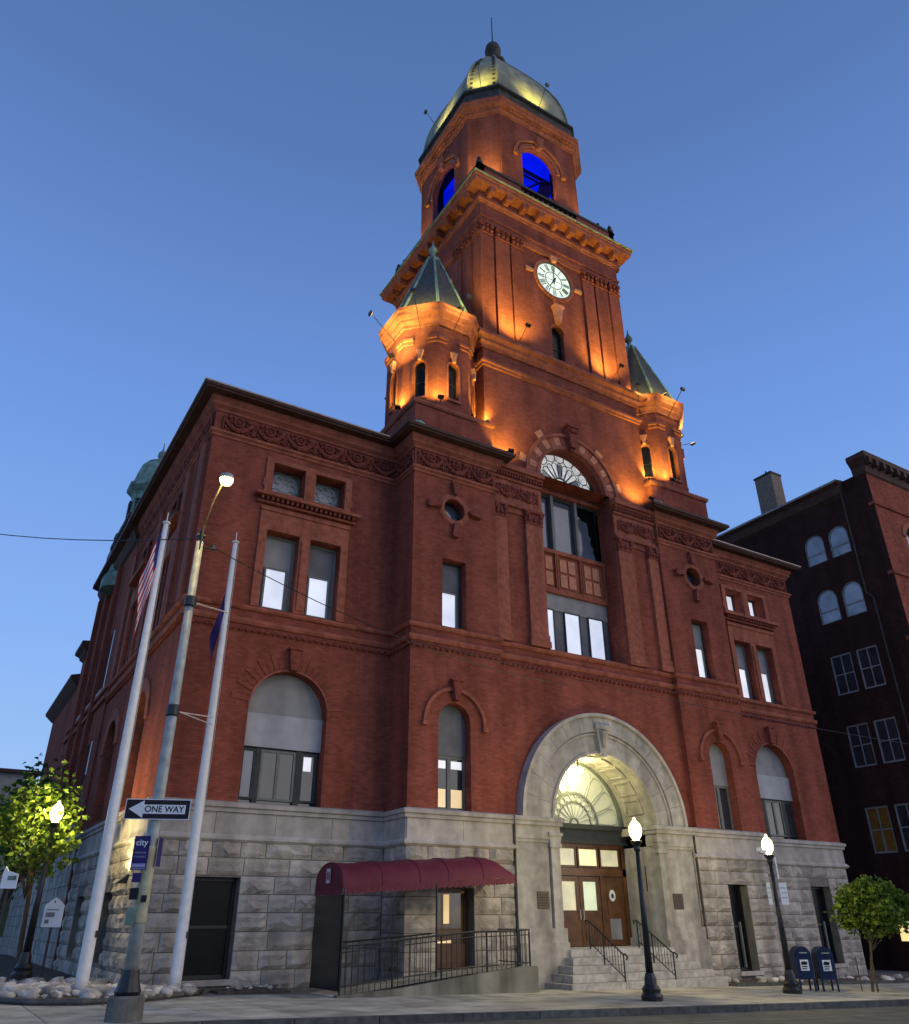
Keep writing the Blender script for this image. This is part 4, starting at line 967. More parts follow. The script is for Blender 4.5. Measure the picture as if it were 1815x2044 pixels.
# piers
for sg in (-1, 1):
    A = lambda a, b: (a, b) if sg > 0 else (-b, -a)
    a, b = A(2.72, 4.1); q = MB(PF); q.box(a, b, .0, .5, 1.35, 4.0); q.box(*A(2.3, 2.72), .12, 2.1, 1.0, 4.0); q.build('portal_pier', GP, CH)
    a, b = A(2.30, 2.66); q = MB(PF); q.box(a, b, -.08, .12, 1.2, 3.75); q.build('portal_pilaster', GP, CH)
    q = MB(PF); q.box(*A(2.24, 2.74), -.14, .13, 3.75, 3.88); q.box(*A(2.2, 2.78), -.18, .13, 4.12, 4.22); q.prism([(A(2.28, 2.7)[0], 3.88), (A(2.28, 2.7)[1], 3.88), (A(2.22, 2.76)[1], 4.12), (A(2.22, 2.76)[0], 4.12)], -.12, .12); q.box(*A(2.7, 4.14), -.06, .1, 3.9, 4.0); q.build('portal_capital', GP, CH)
    q = MB(PF); q.box(*A(2.26, 4.12), -.10, .5, 4.0, 4.42); q.box(*A(2.2, 4.2), -.2, .5, 4.42, 4.55); q.box(*A(2.16, 4.24), -.26, .5, 4.55, 4.68); q.box(*A(2.16, 2.5), .5, 2.1, 4.42, 4.68); q.build('portal_impost', GP, CH)
    q = MB(PF); q.box(*A(2.22, 4.16), -.22, .4, -1.0, .95); q.box(*A(2.22, 4.12), -.14, .4, .95, 1.35); q.box(*A(2.2, 2.7), .4, 2.1, -1.0, 1.0); q.build('portal_plinth', GP, CH)
    u = 3.05*sg; q = MB(PF); q.box(u-.23, u+.23, -.04, .0, 1.92, 2.42); pl = q.build('plaque', BRZ, CH); q = MB(PF)
    for i in range(5): q.box(u-.17, u+.17, -.046, -.04, 1.99+i*.08, 2.015+i*.08)
    q.build('raised_text', CUD, pl)
# drainpipe stains beside the portal
for u in (-4.18, 4.18):
    q = MB(FPV); q.path([(u, -.06, 4.4), (u, -.06, -.2)], .045); q.build('downpipe', CUD, CH)
# door wall
DF = frame(0, .45, 0)
q = MB(DF); q.box(-2.45, 2.45, .0, .1, .7, 7.2); q.build('vestibule_wall', WD, CH)
q = MB(DF); q.box(-2.4, 2.4, -.20, 0, 4.15, 4.72); q.box(-2.4, 2.4, -.3, 0, 4.6, 4.78); q.box(-2.4, 2.4, -.26, 0, 4.1, 4.2); q.build('door_entablature', WD, CH)
# fanlight: petals, rosette
fan = MB(DF); fan.prism(arcpts(0, 2.28, 4.8, 28), -.05, -.02); fan = fan.build('fanlight', EFAN, CH)
for r0, r1, d0 in ((2.22, 2.42, -.16), (1.06, 1.16, -.12), (.76, .80, -.1), (.16, .22, -.1)): MB(DF).ring(0, 4.8, r0, r1, d0, -.02, 0, 180, 28).build('fanlight_rim', WG, fan)
q = MB(DF)
for i in range(9):
    a = radians(20*i+10); hw = 9.2
    pr = [(1.16, -.8), (1.5, -.9), (1.85, -1), (2.05, -.8), (2.14, 0), (2.05, .8), (1.85, 1), (1.5, .9), (1.16, .8)]
    pts = [(r_*cos(a+radians(hw*w_)), 4.8+r_*sin(a+radians(hw*w_))) for r_, w_ in pr]
    for p, r_ in zip(pts[:-1], pts[1:]): q.tube((p[0], -.07, p[1]), (r_[0], -.07, r_[1]), .028, .028, 4)
q.build('petal_bars', LEAD, fan)
q = MB(DF)
for i in range(11):
    a = radians(180*(i+.5)/11); cu, cz = .93*cos(a), 4.8+.93*sin(a); q.ring(cu, cz, .105, .14, -.1, -.05, 0, 360, 10)
    if i < 10: b = radians(180*(i+1)/11); q.tube((.2*cos(b), -.07, 4.8+.2*sin(b)), (.76*cos(b), -.07, 4.8+.76*sin(b)), .018, .025, 4)
q.build('rosette', LEAD, fan)
# double doors, sidelights, transoms in varnished oak
q = MB(DF); q.box(-2.3, 2.3, -.14, 0, 3.02, 3.28); q.box(-2.3, -2.12, -.14, 0, .74, 4.1); q.box(2.12, 2.3, -.14, 0, .74, 4.1); q.box(-1.1, -.98, -.14, 0, .74, 3.02); q.box(.98, 1.1, -.14, 0, .74, 3.02); q.box(-2.3, 2.3, -.12, 0, 4.0, 4.1); q.build('door_frame', WOOD, CH)
for i in range(4):
    a = -2.12+i*1.06; sash(DF, a+.03, a+1.03, 3.3, 4.0, -.02, .07, WOOD, ETR if i == 2 else EDR, name='transom')
for (a, b, hd) in ((-.97, -.01, 0), (.01, .97, 1)):
    d_ = sash(DF, a, b, 1.72, 3.0, -.04, .17, WOOD, EDR, name='door', mats={(0, 0): EDR if a < 0 else emit('door_glass_greenish', (.62, .74, .42), .8, .25, 2)})
    q = MB(DF); q.box(a, b, -.10, -.04, .76, 1.72); q.build('lower_panel', WOOD, d_); q = MB(DF); q.box(a+.17, b-.17, -.125, -.10, .95, 1.55); q.build('raised_panel', WOOD, d_)
    hx = -.08 if a < 0 else .08; q = MB(DF); q.tube((hx, -.17, 1.6), (hx, -.17, 1.9), .018, .018, 6); q.tube((hx, -.17, 1.6), (hx, -.1, 1.6), .015, .015, 6); q.tube((hx, -.17, 1.9), (hx, -.1, 1.9), .015, .015, 6); q.build('handle', LEAD, d_)
for (a, b) in ((-2.12, -1.1), (1.1, 2.12)):
    d_ = MB(DF).box(a, b, -.09, -.03, .76, 3.0).build('side_panel', WOOD, CH)
    q = MB(DF); q.box(a+.25, b-.25, -.1, -.09, .95, 1.62); q.build('pane', GLW, d_); q = MB(DF); q.box(a+.18, b-.18, -.12, -.09, 1.75, 2.85); q.build('raised_panel', WOOD, d_)
    if a > 0:
        q = MB(DF); cu, cz = 1.52, 2.38; q.prism([(cu+.15*cos(2*pi*i/10), cz+.2*sin(2*pi*i/10)) for i in range(10)], -.135, -.12); st = q.build('notice', WHT, d_)
        q = MB(DF); q.prism([(cu-.05, cz-.08), (cu+.05, cz-.08), (cu+.06, cz+.02), (cu, cz+.08), (cu-.06, cz+.02)], -.14, -.135); q.build('emblem', BKS, d_)
q = MB(); q.box(-2.3, 2.3, -1.3, .46, .5, .74); q.build('threshold', GSTEP, CH)

# --- entrance stairs
ST = thing('entrance_stairs', 'broad granite steps rising to the arched main entrance', 'stairs', (0, -2.2, g(0)))
for k in range(5):
    hx = 3.32-.28*k; y0 = -3.02+.31*k; zt = -.33+.214*(k+1)
    q = MB(lambda u, d, z: (u, d+2.2, z-g(0)))
    if k == 0: q.box(-hx, hx, y0, -1.2, -.9, zt-.004)
    else: q.box(-hx if hx > 2.35 else -2.28, hx if hx > 2.35 else 2.28, y0, -1.25 if k < 4 else -1.3, zt-.21, zt-.004)
    q.build('step', GSTEP, ST)
def handrail(x_, label):
    T = thing('handrail', label, 'handrail', (x_, -3.0, g(x_)), 'handrails on the entrance stairs')
    o0 = Vector((x_, -3.0, g(x_)))
    L = lambda y_, z_: (0, y_+3.0, z_-g(x_))
    q = MB(); q.path([L(-3.12, .48), L(-3.18, .56), L(-3.08, .64), L(-3.0, .62), L(-1.45, 1.56), L(-1.3, 1.56), L(-1.3, 1.45)], .024); q.build('top_rail', BLK, T)
    q = MB(); q.path([L(-3.0, -.02), L(-1.45, .92)], .016); q.build('bottom_rail', BLK, T)
    for y_, z0, z1 in ((-3.0, g(x_)-.02, .62), (-2.1, .1, 1.16), (-1.45, .6, 1.56)): q = MB(); q.tube(L(y_, z0), L(y_, z1), .024, .024, 6); q.build('post', BLK, T)
    for i in range(1, 12):
        if i == 7: continue
        y_ = -3.0+1.55*i/12; t = i/12; q = MB(); q.tube(L(y_, -.02+.94*t), L(y_, .62+.94*t), .010, .010, 5); q.build('baluster', BLK, T)
handrail(-1.2, 'black iron handrail nearer the burgundy awning on the entrance stairs')
handrail(.95, 'black iron handrail behind the middle lamp post on the entrance stairs')

# --- lamp inside the portal vault
T = thing('ceiling_lamp', 'glowing lamp hanging in the crown of the entrance arch', 'lamp', (-.25, -.35, 6.62))
MB().lathe(0, 0, [(.02, -.16), (.17, -.12), (.22, 0), (.12, .1)], 12).build('globe', glass_lamp('portal_lamp_glass', (1.0, .93, .5), 3.0), T, smooth=True); bulb(T, (0, 0, -.03), 290, (1.0, .92, .42))
MB().tube((0, 0, .1), (0, 0, .42), .03, .03, 6).build('stem', BLK, T)

# ------------------------------------------------------------------ ramp, awning
RP = thing('access_ramp', 'concrete ramp with black railing climbing under the burgundy awning', 'ramp', (-8, -2.6, g(-8)))
RL = lambda u, d, z: (u+8, d+2.6, z-g(-8))
q = MB(RL); pts = [(-11.0, -.6), (-4.75, -.6), (-4.75, .42), (-5.3, .42), (-7.4, .22), (-9.2, .03), (-11.0, -.06)]
q.prism(pts, -3.3, -3.1); q.build('ramp_wall', mat('stained_concrete', (.24, .225, .18), .9, .25, 1.6, .3, 30, stain=.45), RP)
q = MB(RL); q.f((-11.0, -3.1, -.1), (-7.0, -3.1, .28), (-7.0, -1.5, .28), (-11.0, -1.5, -.1)); q.f((-7.0, -3.1, .28), (-4.75, -3.1, .36), (-4.75, -1.5, .36), (-7.0, -1.5, .28)); q.build('ramp_deck', CON, RP)
rt_ = lambda x_: 1.0+(x_+10.9)*.075 if x_ < -7 else 1.30
rb_ = lambda x_: rt_(x_)-.95
q = MB(RL); q.path([(-10.9, -3.2, rt_(-10.9)), (-7, -3.2, rt_(-7)), (-5.0, -3.2, 1.34)], .026); q.path([(-10.9, -3.2, rt_(-10.9)-.13), (-7, -3.2, rt_(-7)-.13), (-5.0, -3.2, 1.21)], .016); q.path([(-10.9, -3.2, rb_(-10.9)+.07), (-7, -3.2, rb_(-7)+.1), (-5.0, -3.2, .5)], .018); q.build('rail', BLK, RP)
x_ = -10.9; i = 0
while x_ < -4.95:
    q = MB(RL); bz = -.1+(x_+10.9)*.085 if x_ < -7 else .28; big = i % 9 == 0
    q.tube((x_, -3.2, bz-.02), (x_, -3.2, rt_(x_)), .026 if big else .011, None, 6 if big else 5); q.build('post' if big else 'baluster', BLK, RP); x_ += .165; i += 1
q = MB(RL)   # inner railing along the wall and the end return
q.path([(-10.9, -1.75, 1.02), (-7.4, -1.75, 1.25)], .024)
for i in range(18): a = -10.9+i*.2; q.tube((a, -1.75, .0), (a, -1.75, 1.02+(a+10.9)*.066), .011, None, 5)
q.build('inner_rail', BLK, RP); q = MB(RL)
q.path([(-4.95, -3.2, 1.34), (-4.95, -1.6, 1.34)], .024); q.path([(-4.95, -3.2, .5), (-4.95, -1.6, .5)], .016)
for i in range(9): q.tube((-4.95, -3.2+i*.19, .38), (-4.95, -3.2+i*.19, 1.34), .011, None, 5)
q.build('end_rail', BLK, RP)
AW = thing('awning', 'burgundy barrel awning with a scalloped valance and city seal on its end', 'awning', (-8, -2.4, 2.2))
AL = lambda u, d, z: (u+8, d+2.4, z-2.2)
q = MB(AL); NA, NB = 10, 24; y0, y1 = -1.35, -3.22; grid = []
for i in range(NB+1):
    t = i/NB; x_ = -10.95+5.6*t; zb = 2.36+.36*t; H = .66*(1-max(0, (t-.86)/.14)**2*.85); row = []
    for k in range(NA+1):
        a = pi*k/NA; yy = (y0+y1)/2-(y0-y1)/2*-cos(a); sag = -.035*abs(sin(pi*i/4.8))*sin(a)+.008*sin(i*2.3+k)
        hh = abs(sin(a))**.75*H
        row.append(q.v((x_, yy, zb+hh+sag)))
    grid.append(row)
CANV = list(q.V)
for i in range(NB):
    for k in range(NA): q.Fc.append([grid[i][k], grid[i+1][k], grid[i+1][k+1], grid[i][k+1]]); q.mi.append(0)
q.build('canopy', AWN, AW, smooth=True)
for i in (0, 5, 10, 14, 19, 24):
    q = MB(); q.path([(p[0], p[1], p[2]+.004) for p in [q_ for q_ in [CANV[grid[i][k]] for k in range(NA+1)]]], .013, 5); q.build('seam', AWN, AW)
q = MB(AL); e = [(-10.95, (y0+y1)/2+(y0-y1)/2*cos(pi*k/NA), 2.36+abs(sin(pi*k/NA))**.75*.66) for k in range(NA+1)]
q.f(*e); q.f(*[(p[0]+.02, p[1], p[2]) for p in e]); q.build('end_panel', AWN, AW)
q = MB(AL)   # scalloped valance, front and both ends
n = 30
for i in range(n):
    x0, x1 = -10.95+5.6*i/n, -10.95+5.6*(i+1)/n; z0 = 2.36+.36*i/n; z1 = 2.36+.36*(i+1)/n; xm = (x0+x1)/2; zm = (z0+z1)/2
    q.f((x0, y1-.01, z0), (x1, y1-.01, z1), (x1, y1-.015, z1-.13), (xm, y1-.03, zm-.18), (x0, y1-.015, z0-.13))
for i in range(8):
    a, b = y1+(y0-y1)*i/8, y1+(y0-y1)*(i+1)/8
    q.f((-10.96, a, 2.36), (-10.96, b, 2.36), (-10.965, b, 2.22), (-10.97, (a+b)/2, 2.18), (-10.965, a, 2.22)); q.f((-5.35, a, 2.72), (-5.35, b, 2.72), (-5.345, b, 2.58), (-5.34, (a+b)/2, 2.55), (-5.345, a, 2.58))
q.build('valance', AWN, AW)
for (x_, y_, zt) in ((-10.9, y1, 2.36), (-10.9, y0, 2.36), (-8.1, y1, 2.52), (-5.4, y1, 2.7)):
    MB(AL).tube((x_, y_, 0.0 if x_ < -9 else .25), (x_, y_, zt), .028, .028, 6).build('awning_post', BLK, AW)
q = MB(AL); q.box(-10.94, -10.90, y1+.05, y0-.04, .02, 2.2); q.build('wind_screen', mat('smoked_screen', (.012, .012, .014), .25, .2, 2, spec=.5), AW)
SF = frame(-10.985, -2.28, -90)
# seal on the awning end
sq = lambda u, d, z: (SF(u, d, z)[0]+8, SF(u, d, z)[1]+2.4, z-2.2)
q = MB(sq); q.box(-.14, .14, -.004, .0, 2.50, 2.86); sl_ = q.build('seal', mat('cream_print', (.62, .55, .50), .6, .05), AW)
q = MB(sq); q.ring(0, 2.68, .06, .095, -.012, -.005, 0, 360, 16); q.ring(0, 2.68, .001, .03, -.012, -.005, 0, 360, 8); q.box(-.105, -.085, -.01, -.005, 2.53, 2.83); q.box(.085, .105, -.01, -.005, 2.53, 2.83); q.build('seal_ring', AWN, AW)

# ------------------------------------------------------------------ flagpoles and flags
def flagpole(x_, y_, top, label):
    T = thing('flagpole', label, 'flagpole', (x_, y_, g(x_)))
    h = top-g(x_)
    MB().lathe(0, 0, [(.155, 0), (.155, .5), (.145, 3), (.115, 7.5), (.075, h)], 16).build('pole', PW, T, smooth=True)
    MB().lathe(0, 0, [(.2, -.02), (.2, .05), (.16, .08)], 14).build('base_collar', PW, T)
    MB().lathe(0, 0, [(.11, h), (.12, h+.05), (.05, h+.08), (.015, h+.1), (.015, h+.38)], 10).build('truck', PW, T)
    q = MB(); q.path([(.11, -.09, 1.3), (.13, -.10, 6), (.09, -.07, h-.1)], .008, 4); q.build('halyard', LEAD, T); q = MB(); q.box(.09, .14, -.15, -.09, 1.25, 1.4); q.build('cleat', BLK, T)
flagpole(-16.62, -1.1, 12.5, 'white flagpole flying the striped flag, left of the pole with the one way sign')
flagpole(-14.33, -.72, 12.55, 'white flagpole right of the one way sign, flying a dark indigo flag')
def flag(name, label, x_, y_, ztop, hoist, fly, mats, n, dirx=-1, spread=.55):
    q = MB(); NS = 22; NT = n
    def P(s_, t_):   # limp flag: cloth falls and folds close to the pole
        fold = .09*sin(s_*9+t_*2.2)*(.3+s_); out_ = spread*s_*(1-.35*t_)+.02*sin(t_*7)
        return (dirx*(.10+out_), -.10+fold, -hoist*t_-fly*.82*s_**1.05-.04*sin(s_*11))
    for i in range(NS):
        for k in range(NT):
            a = [q.v(P(s_/NS, t_/NT)) for s_, t_ in ((i, k), (i+1, k), (i+1, k+1), (i, k+1))]
            q.Fc.append(a); q.mi.append(2 if (len(mats) > 2 and i < NS*.22 and k < NT*.54) else k % 2 if len(mats) > 1 else 0)
    o = q.build(name, mats, None, smooth=True, loc=(x_, y_, ztop)); tag(o, label, 'flag'); return o
flag('flag', 'limp red and white striped flag hanging beside the taller left flagpole', -16.62, -1.1, 12.3, 1.9, 2.1, [FR, FW, FB], 13, -1, .36)
flag('flag', 'limp dark indigo flag folded against the right-hand flagpole', -14.33, -.72, 10.9, 1.1, 2.0, [FP], 10, -1, .30)

# ------------------------------------------------------------------ utility pole with roadway lamp and signs
UX, UY = -16.76, -6.9
T = thing('lamp_pole', 'tall grey roadway lamp pole on a concrete footing, carrying the one way sign', 'lamp pole', (UX, UY, g(UX)))
MB().lathe(0, 0, [(.33, -.2), (.32, .36), (.29, .40)], 20).build('footing', mat('footing_concrete', (.15, .14, .12), .9, .25, 4, .4, 30), T)
MB().lathe(0, 0, [(.22, .40), (.24, .46), (.2, .56), (.17, .68), (.155, .8)], 14).build('base_casting', BLK, T)
h = 9.5-g(UX)
MB().lathe(0, 0, [(.13, .75), (.122, 2), (.105, 6), (.08, h)], 16).build('shaft', PGY, T, smooth=True)
MB().lathe(0, 0, [(.128, 1.55), (.131, 1.6), (.124, 2.85), (.120, 2.9)], 16).build('wrap', PYL, T, smooth=True)
q = MB(); q.path([(0, 0, h), (0, 0, h+.15)], .06); q.tube((-.1, 0, h+.16), (.1, 0, h+.16), .05, .05, 8); q.tube((0, 0, h+.2), (0, 0, h+.34), .05, .03, 8); q.tube((.05, 0, h-.1), (.34, .0, h-.12), .02, .02, 6); q.tube((.34, 0, h-.12), (.34, 0, h-.02), .05, .05, 8); q.build('insulator', BLK, T)
LH = Vector((-16.62, -8.0, 10.68)); l_ = LH-Vector((UX, UY, g(UX)))
q = MB(); q.path([(0, 0, h-.5), (.0, -.2, h+.35), (.05, -.5, h+.85), (l_.x*.9, l_.y*.85, l_.z+.08)], .02); q.build('arm', CUD, T)
q = MB(); q.lathe(l_.x, l_.y, [(.1, l_.z-.02), (.17, l_.z+.02), (.15, l_.z+.12), (.05, l_.z+.18)], 12); q.build('lamp_head', PGY, T)
MB().lathe(l_.x, l_.y, [(.02, l_.z-.14), (.12, l_.z-.1), (.155, l_.z-.02)], 12).build('lamp_lens', glass_lamp('roadway_lens', (1.0, .80, .28), 3.4), T, smooth=True); bulb(T, (l_.x, l_.y, l_.z-.06), 380, (1.0, .74, .27))
for z_, L_ in ((8.0, 1.0), (5.55, .95)):   # clamps and brackets toward the flagpoles
    MB().lathe(0, 0, [(.13, z_-.12), (.14, z_-.1), (.14, z_+.1), (.12, z_+.12)], 12).build('clamp', BLK, T)
    q = MB(); q.tube((.12, .05, z_), (L_, .4, z_+.05), .014, .014, 5); q.tube((.12, -.05, z_-.02), (L_, .35, z_-.12 if z_ < 7 else z_+.03), .012, .012, 5); q.build('bracket', mat('pale_steel', (.55, .45, .40), .5, .1), T)

def text(body, size, loc, rotz, m_, parent, name='lettering', bold=.0, extrude=.002, align='CENTER', sx=1.0, flat=False):
    c = bpy.data.curves.new(name, 'FONT'); c.body = body; c.size = size; c.align_x = align; c.align_y = 'CENTER'; c.extrude = extrude; c.offset = bold; c.space_character = 1.02
    c.materials.append(m_); t0 = bpy.data.objects.new('t', c); COL.objects.link(t0)
    me = bpy.data.meshes.new_from_object(t0); bpy.data.objects.remove(t0); bpy.data.curves.remove(c)
    o = bpy.data.objects.new(name, me); COL.objects.link(o); o.parent = parent
    o.location = loc; o.rotation_euler = (0 if flat else pi/2, 0, rotz); o.scale = (sx, 1, 1); return o
# one way sign: turned to face the camera's street
OW = thing('one_way_sign', 'black and white one way sign with a left-pointing arrow', 'sign', (UX-.02, UY-.17, 3.57), rz=radians(-22))
q = MB(); q.box(-.62, .62, -.005, .005, -.19, .19); q.build('plate', WHT, OW); q = MB(); q.box(-.605, .605, -.008, -.005, -.175, .175); q.build('black_field', BKS, OW)
q = MB(); q.prism([(-.55, 0), (-.27, .165), (-.27, .085), (.53, .085), (.53, -.085), (-.27, -.085), (-.27, -.165)], -.011, -.008); q.build('arrow', WHT, OW)
text('ONE WAY', .165, (.125, -.0125, -.002), 0, BKS, OW, bold=.003, sx=.95)
q = MB(); q.box(-.03, .03, .005, .06, -.14, .14); q.build('bracket', PGY, OW)
CS = thing('city_sign', 'purple city parking sign under the one way sign', 'sign', (UX-.21, UY-.17, 2.77), rz=radians(-30))
q = MB(); q.box(-.15, .15, -.005, .005, -.30, .30); q.build('plate', PUR, CS)
text('city', .155, (0, -.009, .18), 0, WHT, CS, bold=.002)
text('PARKING', .05, (0, -.009, .0), 0, LAV, CS); text('AVAILABLE', .045, (0, -.009, -.07), 0, LAV, CS)
q = MB(); q.box(-.13, .13, -.008, -.005, -.255, -.19); q.build('stripe', LAV, CS); q = MB(); q.box(-.13, .13, -.008, -.005, -.285, -.272); q.build('stripe', LAV, CS)
SB = thing('side_plate', 'narrow dark blue plate seen edge-on beside the city sign', 'sign', (UX+.17, UY-.05, 2.80), rz=radians(60))
q = MB(); q.box(-.12, .12, -.005, .005, -.26, .26); q.build('plate', PUR, SB)
for k, (z_, h_, m_, lab) in enumerate(((2.34, .16, PUR, 'small dark plate just below the purple city sign'), (2.06, .20, BKS, 'small green-black plate lower on the lamp pole'), (1.68, .30, GLW, 'weathered narrow sticker plate lowest on the lamp pole'))):
    T = thing('small_plate', lab, 'sign', (UX-.20, UY-.12, z_), rz=radians(-30)); q = MB(); q.box(-.08, .08, -.005, .005, -h_/2, h_/2); q.build('plate', m_ if k < 2 else CUV, T)
T = thing('pole_sticker', 'small dark square sticker on the lamp pole wrap', 'sticker', (UX-.01, UY-.146, 1.98), rz=radians(-20)); MB().box(-.05, .05, -.003, .003, -.06, .06).build('sticker', BKS, T)

# overhead wires
def wire(label, p0, p1, sag, r=.014, n=16):
    p0, p1 = Vector(p0), Vector(p1); q = MB(); pts = []
    for i in range(n+1): t = i/n; p = p0.lerp(p1, t); pts.append((p.x, p.y, p.z-sag*4*t*(1-t)))
    q.path(pts, r, 5); tag(q.build('overhead_wire', BLK), label, 'wire', 'overhead wires')
wire('thin black wire crossing the sky from the left edge to the lamp pole', (-29.3, 13.8, 18.3), (UX, UY, 9.6), 1.1, .014)
wire('black wire sagging from the lamp pole across the left wing', (UX, UY, 9.55), (-3.5, -4.0, 8.6), .55, .012)
wire('second thin wire crossing the brick above the entrance arch', (-8.2, -1.7, 10.0), (30, -9, 7.6), .7, .012)
wire('pale cable running across the alley to the dark brick building', (15.4, -.3, 9.2), (24.0, 4, 9.6), .15, .02)

# ------------------------------------------------------------------ street lamps
GLOBE = glass_lamp('frosted_globe', (1.0, .84, .36), 2.6)
def street_lamp(x_, y_, label, z0=None, hgt=4.25, power=620):
    z0 = g(x_) if z0 is None else z0
    T = thing('street_lamp', label, 'street lamp', (x_, y_, z0), 'black post lamps with acorn globes')
    MB().lathe(0, 0, [(.27, 0), (.28, .1), (.22, .18), (.24, .26), (.16, .36), (.15, .5), (.11, .62)], 16).build('base', BLK, T)
    MB().lathe(0, 0, [(.10, .6), (.075, 2.0), (.055, hgt-.72)], 12).build('post', BLK, T, smooth=True)
    MB().lathe(0, 0, [(.055, hgt-.74), (.1, hgt-.68), (.08, hgt-.6), (.15, hgt-.5), (.16, hgt-.46), (.1, hgt-.44)], 14).build('lamp_holder', BLK, T)
    MB().lathe(0, 0, [(.08, hgt-.44), (.155, hgt-.33), (.18, hgt-.20), (.16, hgt-.06), (.09, hgt+.04), (.04, hgt+.08), (.045, hgt+.12), (.01, hgt+.16)], 16).build('globe', GLOBE, T, smooth=True); bulb(T, (0, 0, hgt-.2), power, (1.0, .80, .33))
    return T
street_lamp(-3.76, -6.77, 'black lamp post with glowing acorn globe in front of the entrance stairs')
street_lamp(2.45, -6.2, 'black lamp post with glowing acorn globe beside the blue mailboxes')
street_lamp(-17.55, 2.6, 'black lamp post glowing among the leaves at the left edge', .25, 4.35, power=600)
def plate(x_, y_, z_, w, h_, label, rz=-40, m_=WHT):
    T = thing('post_sign', label, 'sign', (x_, y_, z_), rz=radians(rz)); MB().box(-w/2, w/2, -.006, .006, -h_/2, h_/2).build('plate', m_, T)
    q = MB()
    for i in range(3): q.box(-w*.36, w*.36, -.0085, -.0062, h_*(.25-.22*i)-.02, h_*(.25-.22*i)+.02)
    q.build('faint_lines', mat('faint_grey_print', (.45, .46, .45), .6, .05), T)
plate(-3.56, -6.80, 2.58, .08, .62, 'narrow bracket sign edge-on on the lamp post before the stairs', 62, BKS)
plate(2.52, -6.36, 3.02, .12, .62, 'narrow white sign at the top of the post beside the mailboxes', 20)
plate(2.72, -6.30, 2.30, .26, .62, 'white parking notice on the right of the post beside the mailboxes', -20)
plate(2.17, -6.20, 2.30, .12, .62, 'white notice on the left of the post beside the mailboxes', -70)

# mailboxes
def mailbox(x_, y_, label, rz):
    T = thing('mailbox', label, 'mailbox', (x_, y_, g(x_)), 'blue collection mailboxes', rz)
    q = MB(); pts = [(-.25, .32), (.25, .32), (.25, .98)]+[(.25*cos(pi*i/12), .98+.25*sin(pi*i/12)) for i in range(1, 12)]+[(-.25, .98)]
    q.prism(pts, -.27, .27); q.build('body', NAVY, T)
    for sx_ in (-1, 1):
        for sy_ in (-1, 1): MB().box(sx_*.225-.025, sx_*.225+.025, sy_*.24-.025, sy_*.24+.025, 0, .34).build('leg', NAVY, T)
    q = MB(); q.box(-.19, .19, -.30, -.27, .98, 1.12); q.build('pull_door', NAVY, T); q = MB(); q.tube((-.12, -.32, 1.05), (.12, -.32, 1.05), .012, .012, 6); q.build('handle', LEAD, T)
    q = MB(); q.box(-.13, .13, -.276, -.27, .56, .86); st = q.build('label_plate', WHT, T)
    q = MB(); q.prism([(-.10, .72), (.07, .72), (.1, .80), (-.04, .82), (-.10, .78)], -.279, -.276); q.box(-.09, .09, -.279, -.276, .66, .69); q.box(-.09, .05, -.279, -.276, .60, .63); q.build('emblem', BKS, T)
mailbox(4.0, -5.5, 'blue mailbox standing nearer the lamp post, with a white label', radians(-34))
mailbox(4.62, -5.85, 'blue mailbox standing nearer the small tree, with a white label', radians(-34))

T = thing('white_box_fixture', 'pair of small white box fixtures on the post beside the mailboxes', 'camera', (2.45, -6.2, g(2.45)+3.86))  # two white boxes on a bracket, taken for a post-mounted floodlight
for dx, dz in ((-.42, .08), (-.24, .02)): q = MB(); q.box(dx-.07, dx+.07, -.06, .06, dz-.06, dz+.05); q.build('fixture_body', WHT, T)
MB().tube((-.45, 0, -.03), (0, 0, -.06), .015, .015, 5).build('bracket', BLK, T)
# historic marker and small left sign
T = thing('marker_sign', 'white house-shaped information sign on a thin post by the side wall', 'sign', (-17.05, 2.9, g(-17)), rz=radians(-30))
q = MB(); q.prism([(-.27, 1.45), (.27, 1.45), (.27, 2.0), (.12, 2.12), (0, 2.2), (-.12, 2.12), (-.27, 2.0)], -.02, .02); q.build('board', WHT, T); MB().tube((0, .04, 0), (0, .04, 1.7), .03, .03, 6).build('post', BLK, T)
q = MB(); q.box(-.2, .05, -.026, -.02, 1.7, 1.82); q.box(-.2, -.08, -.026, -.02, 1.54, 1.64); q.box(-.19, .15, -.024, -.02, 1.87, 1.9); q.build('print', mat('grey_print', (.25, .26, .27), .6), T)
q = MB(); q.lathe(0, -.02, [(.001, 2.06), (.03, 2.09), (.001, 2.12)], 8); q.build('emblem', BKS, T)
T = thing('park_sign', 'small white sign among the leaves at the far left edge', 'sign', (-18.45, 1.6, g(-18)), rz=radians(-25))
q = MB(); q.prism([(-.2, 2.35), (.2, 2.35), (.2, 2.7), (-.08, 2.78), (-.16, 2.9), (-.2, 2.7)], -.02, .02); q.build('board', WHT, T); MB().tube((0, .04, 0), (0, .04, 2.5), .03, .03, 6).build('post', BLK, T); q = MB(); q.box(-.05, .17, -.025, -.02, 2.55, 2.66); q.build('print', CUV, T)

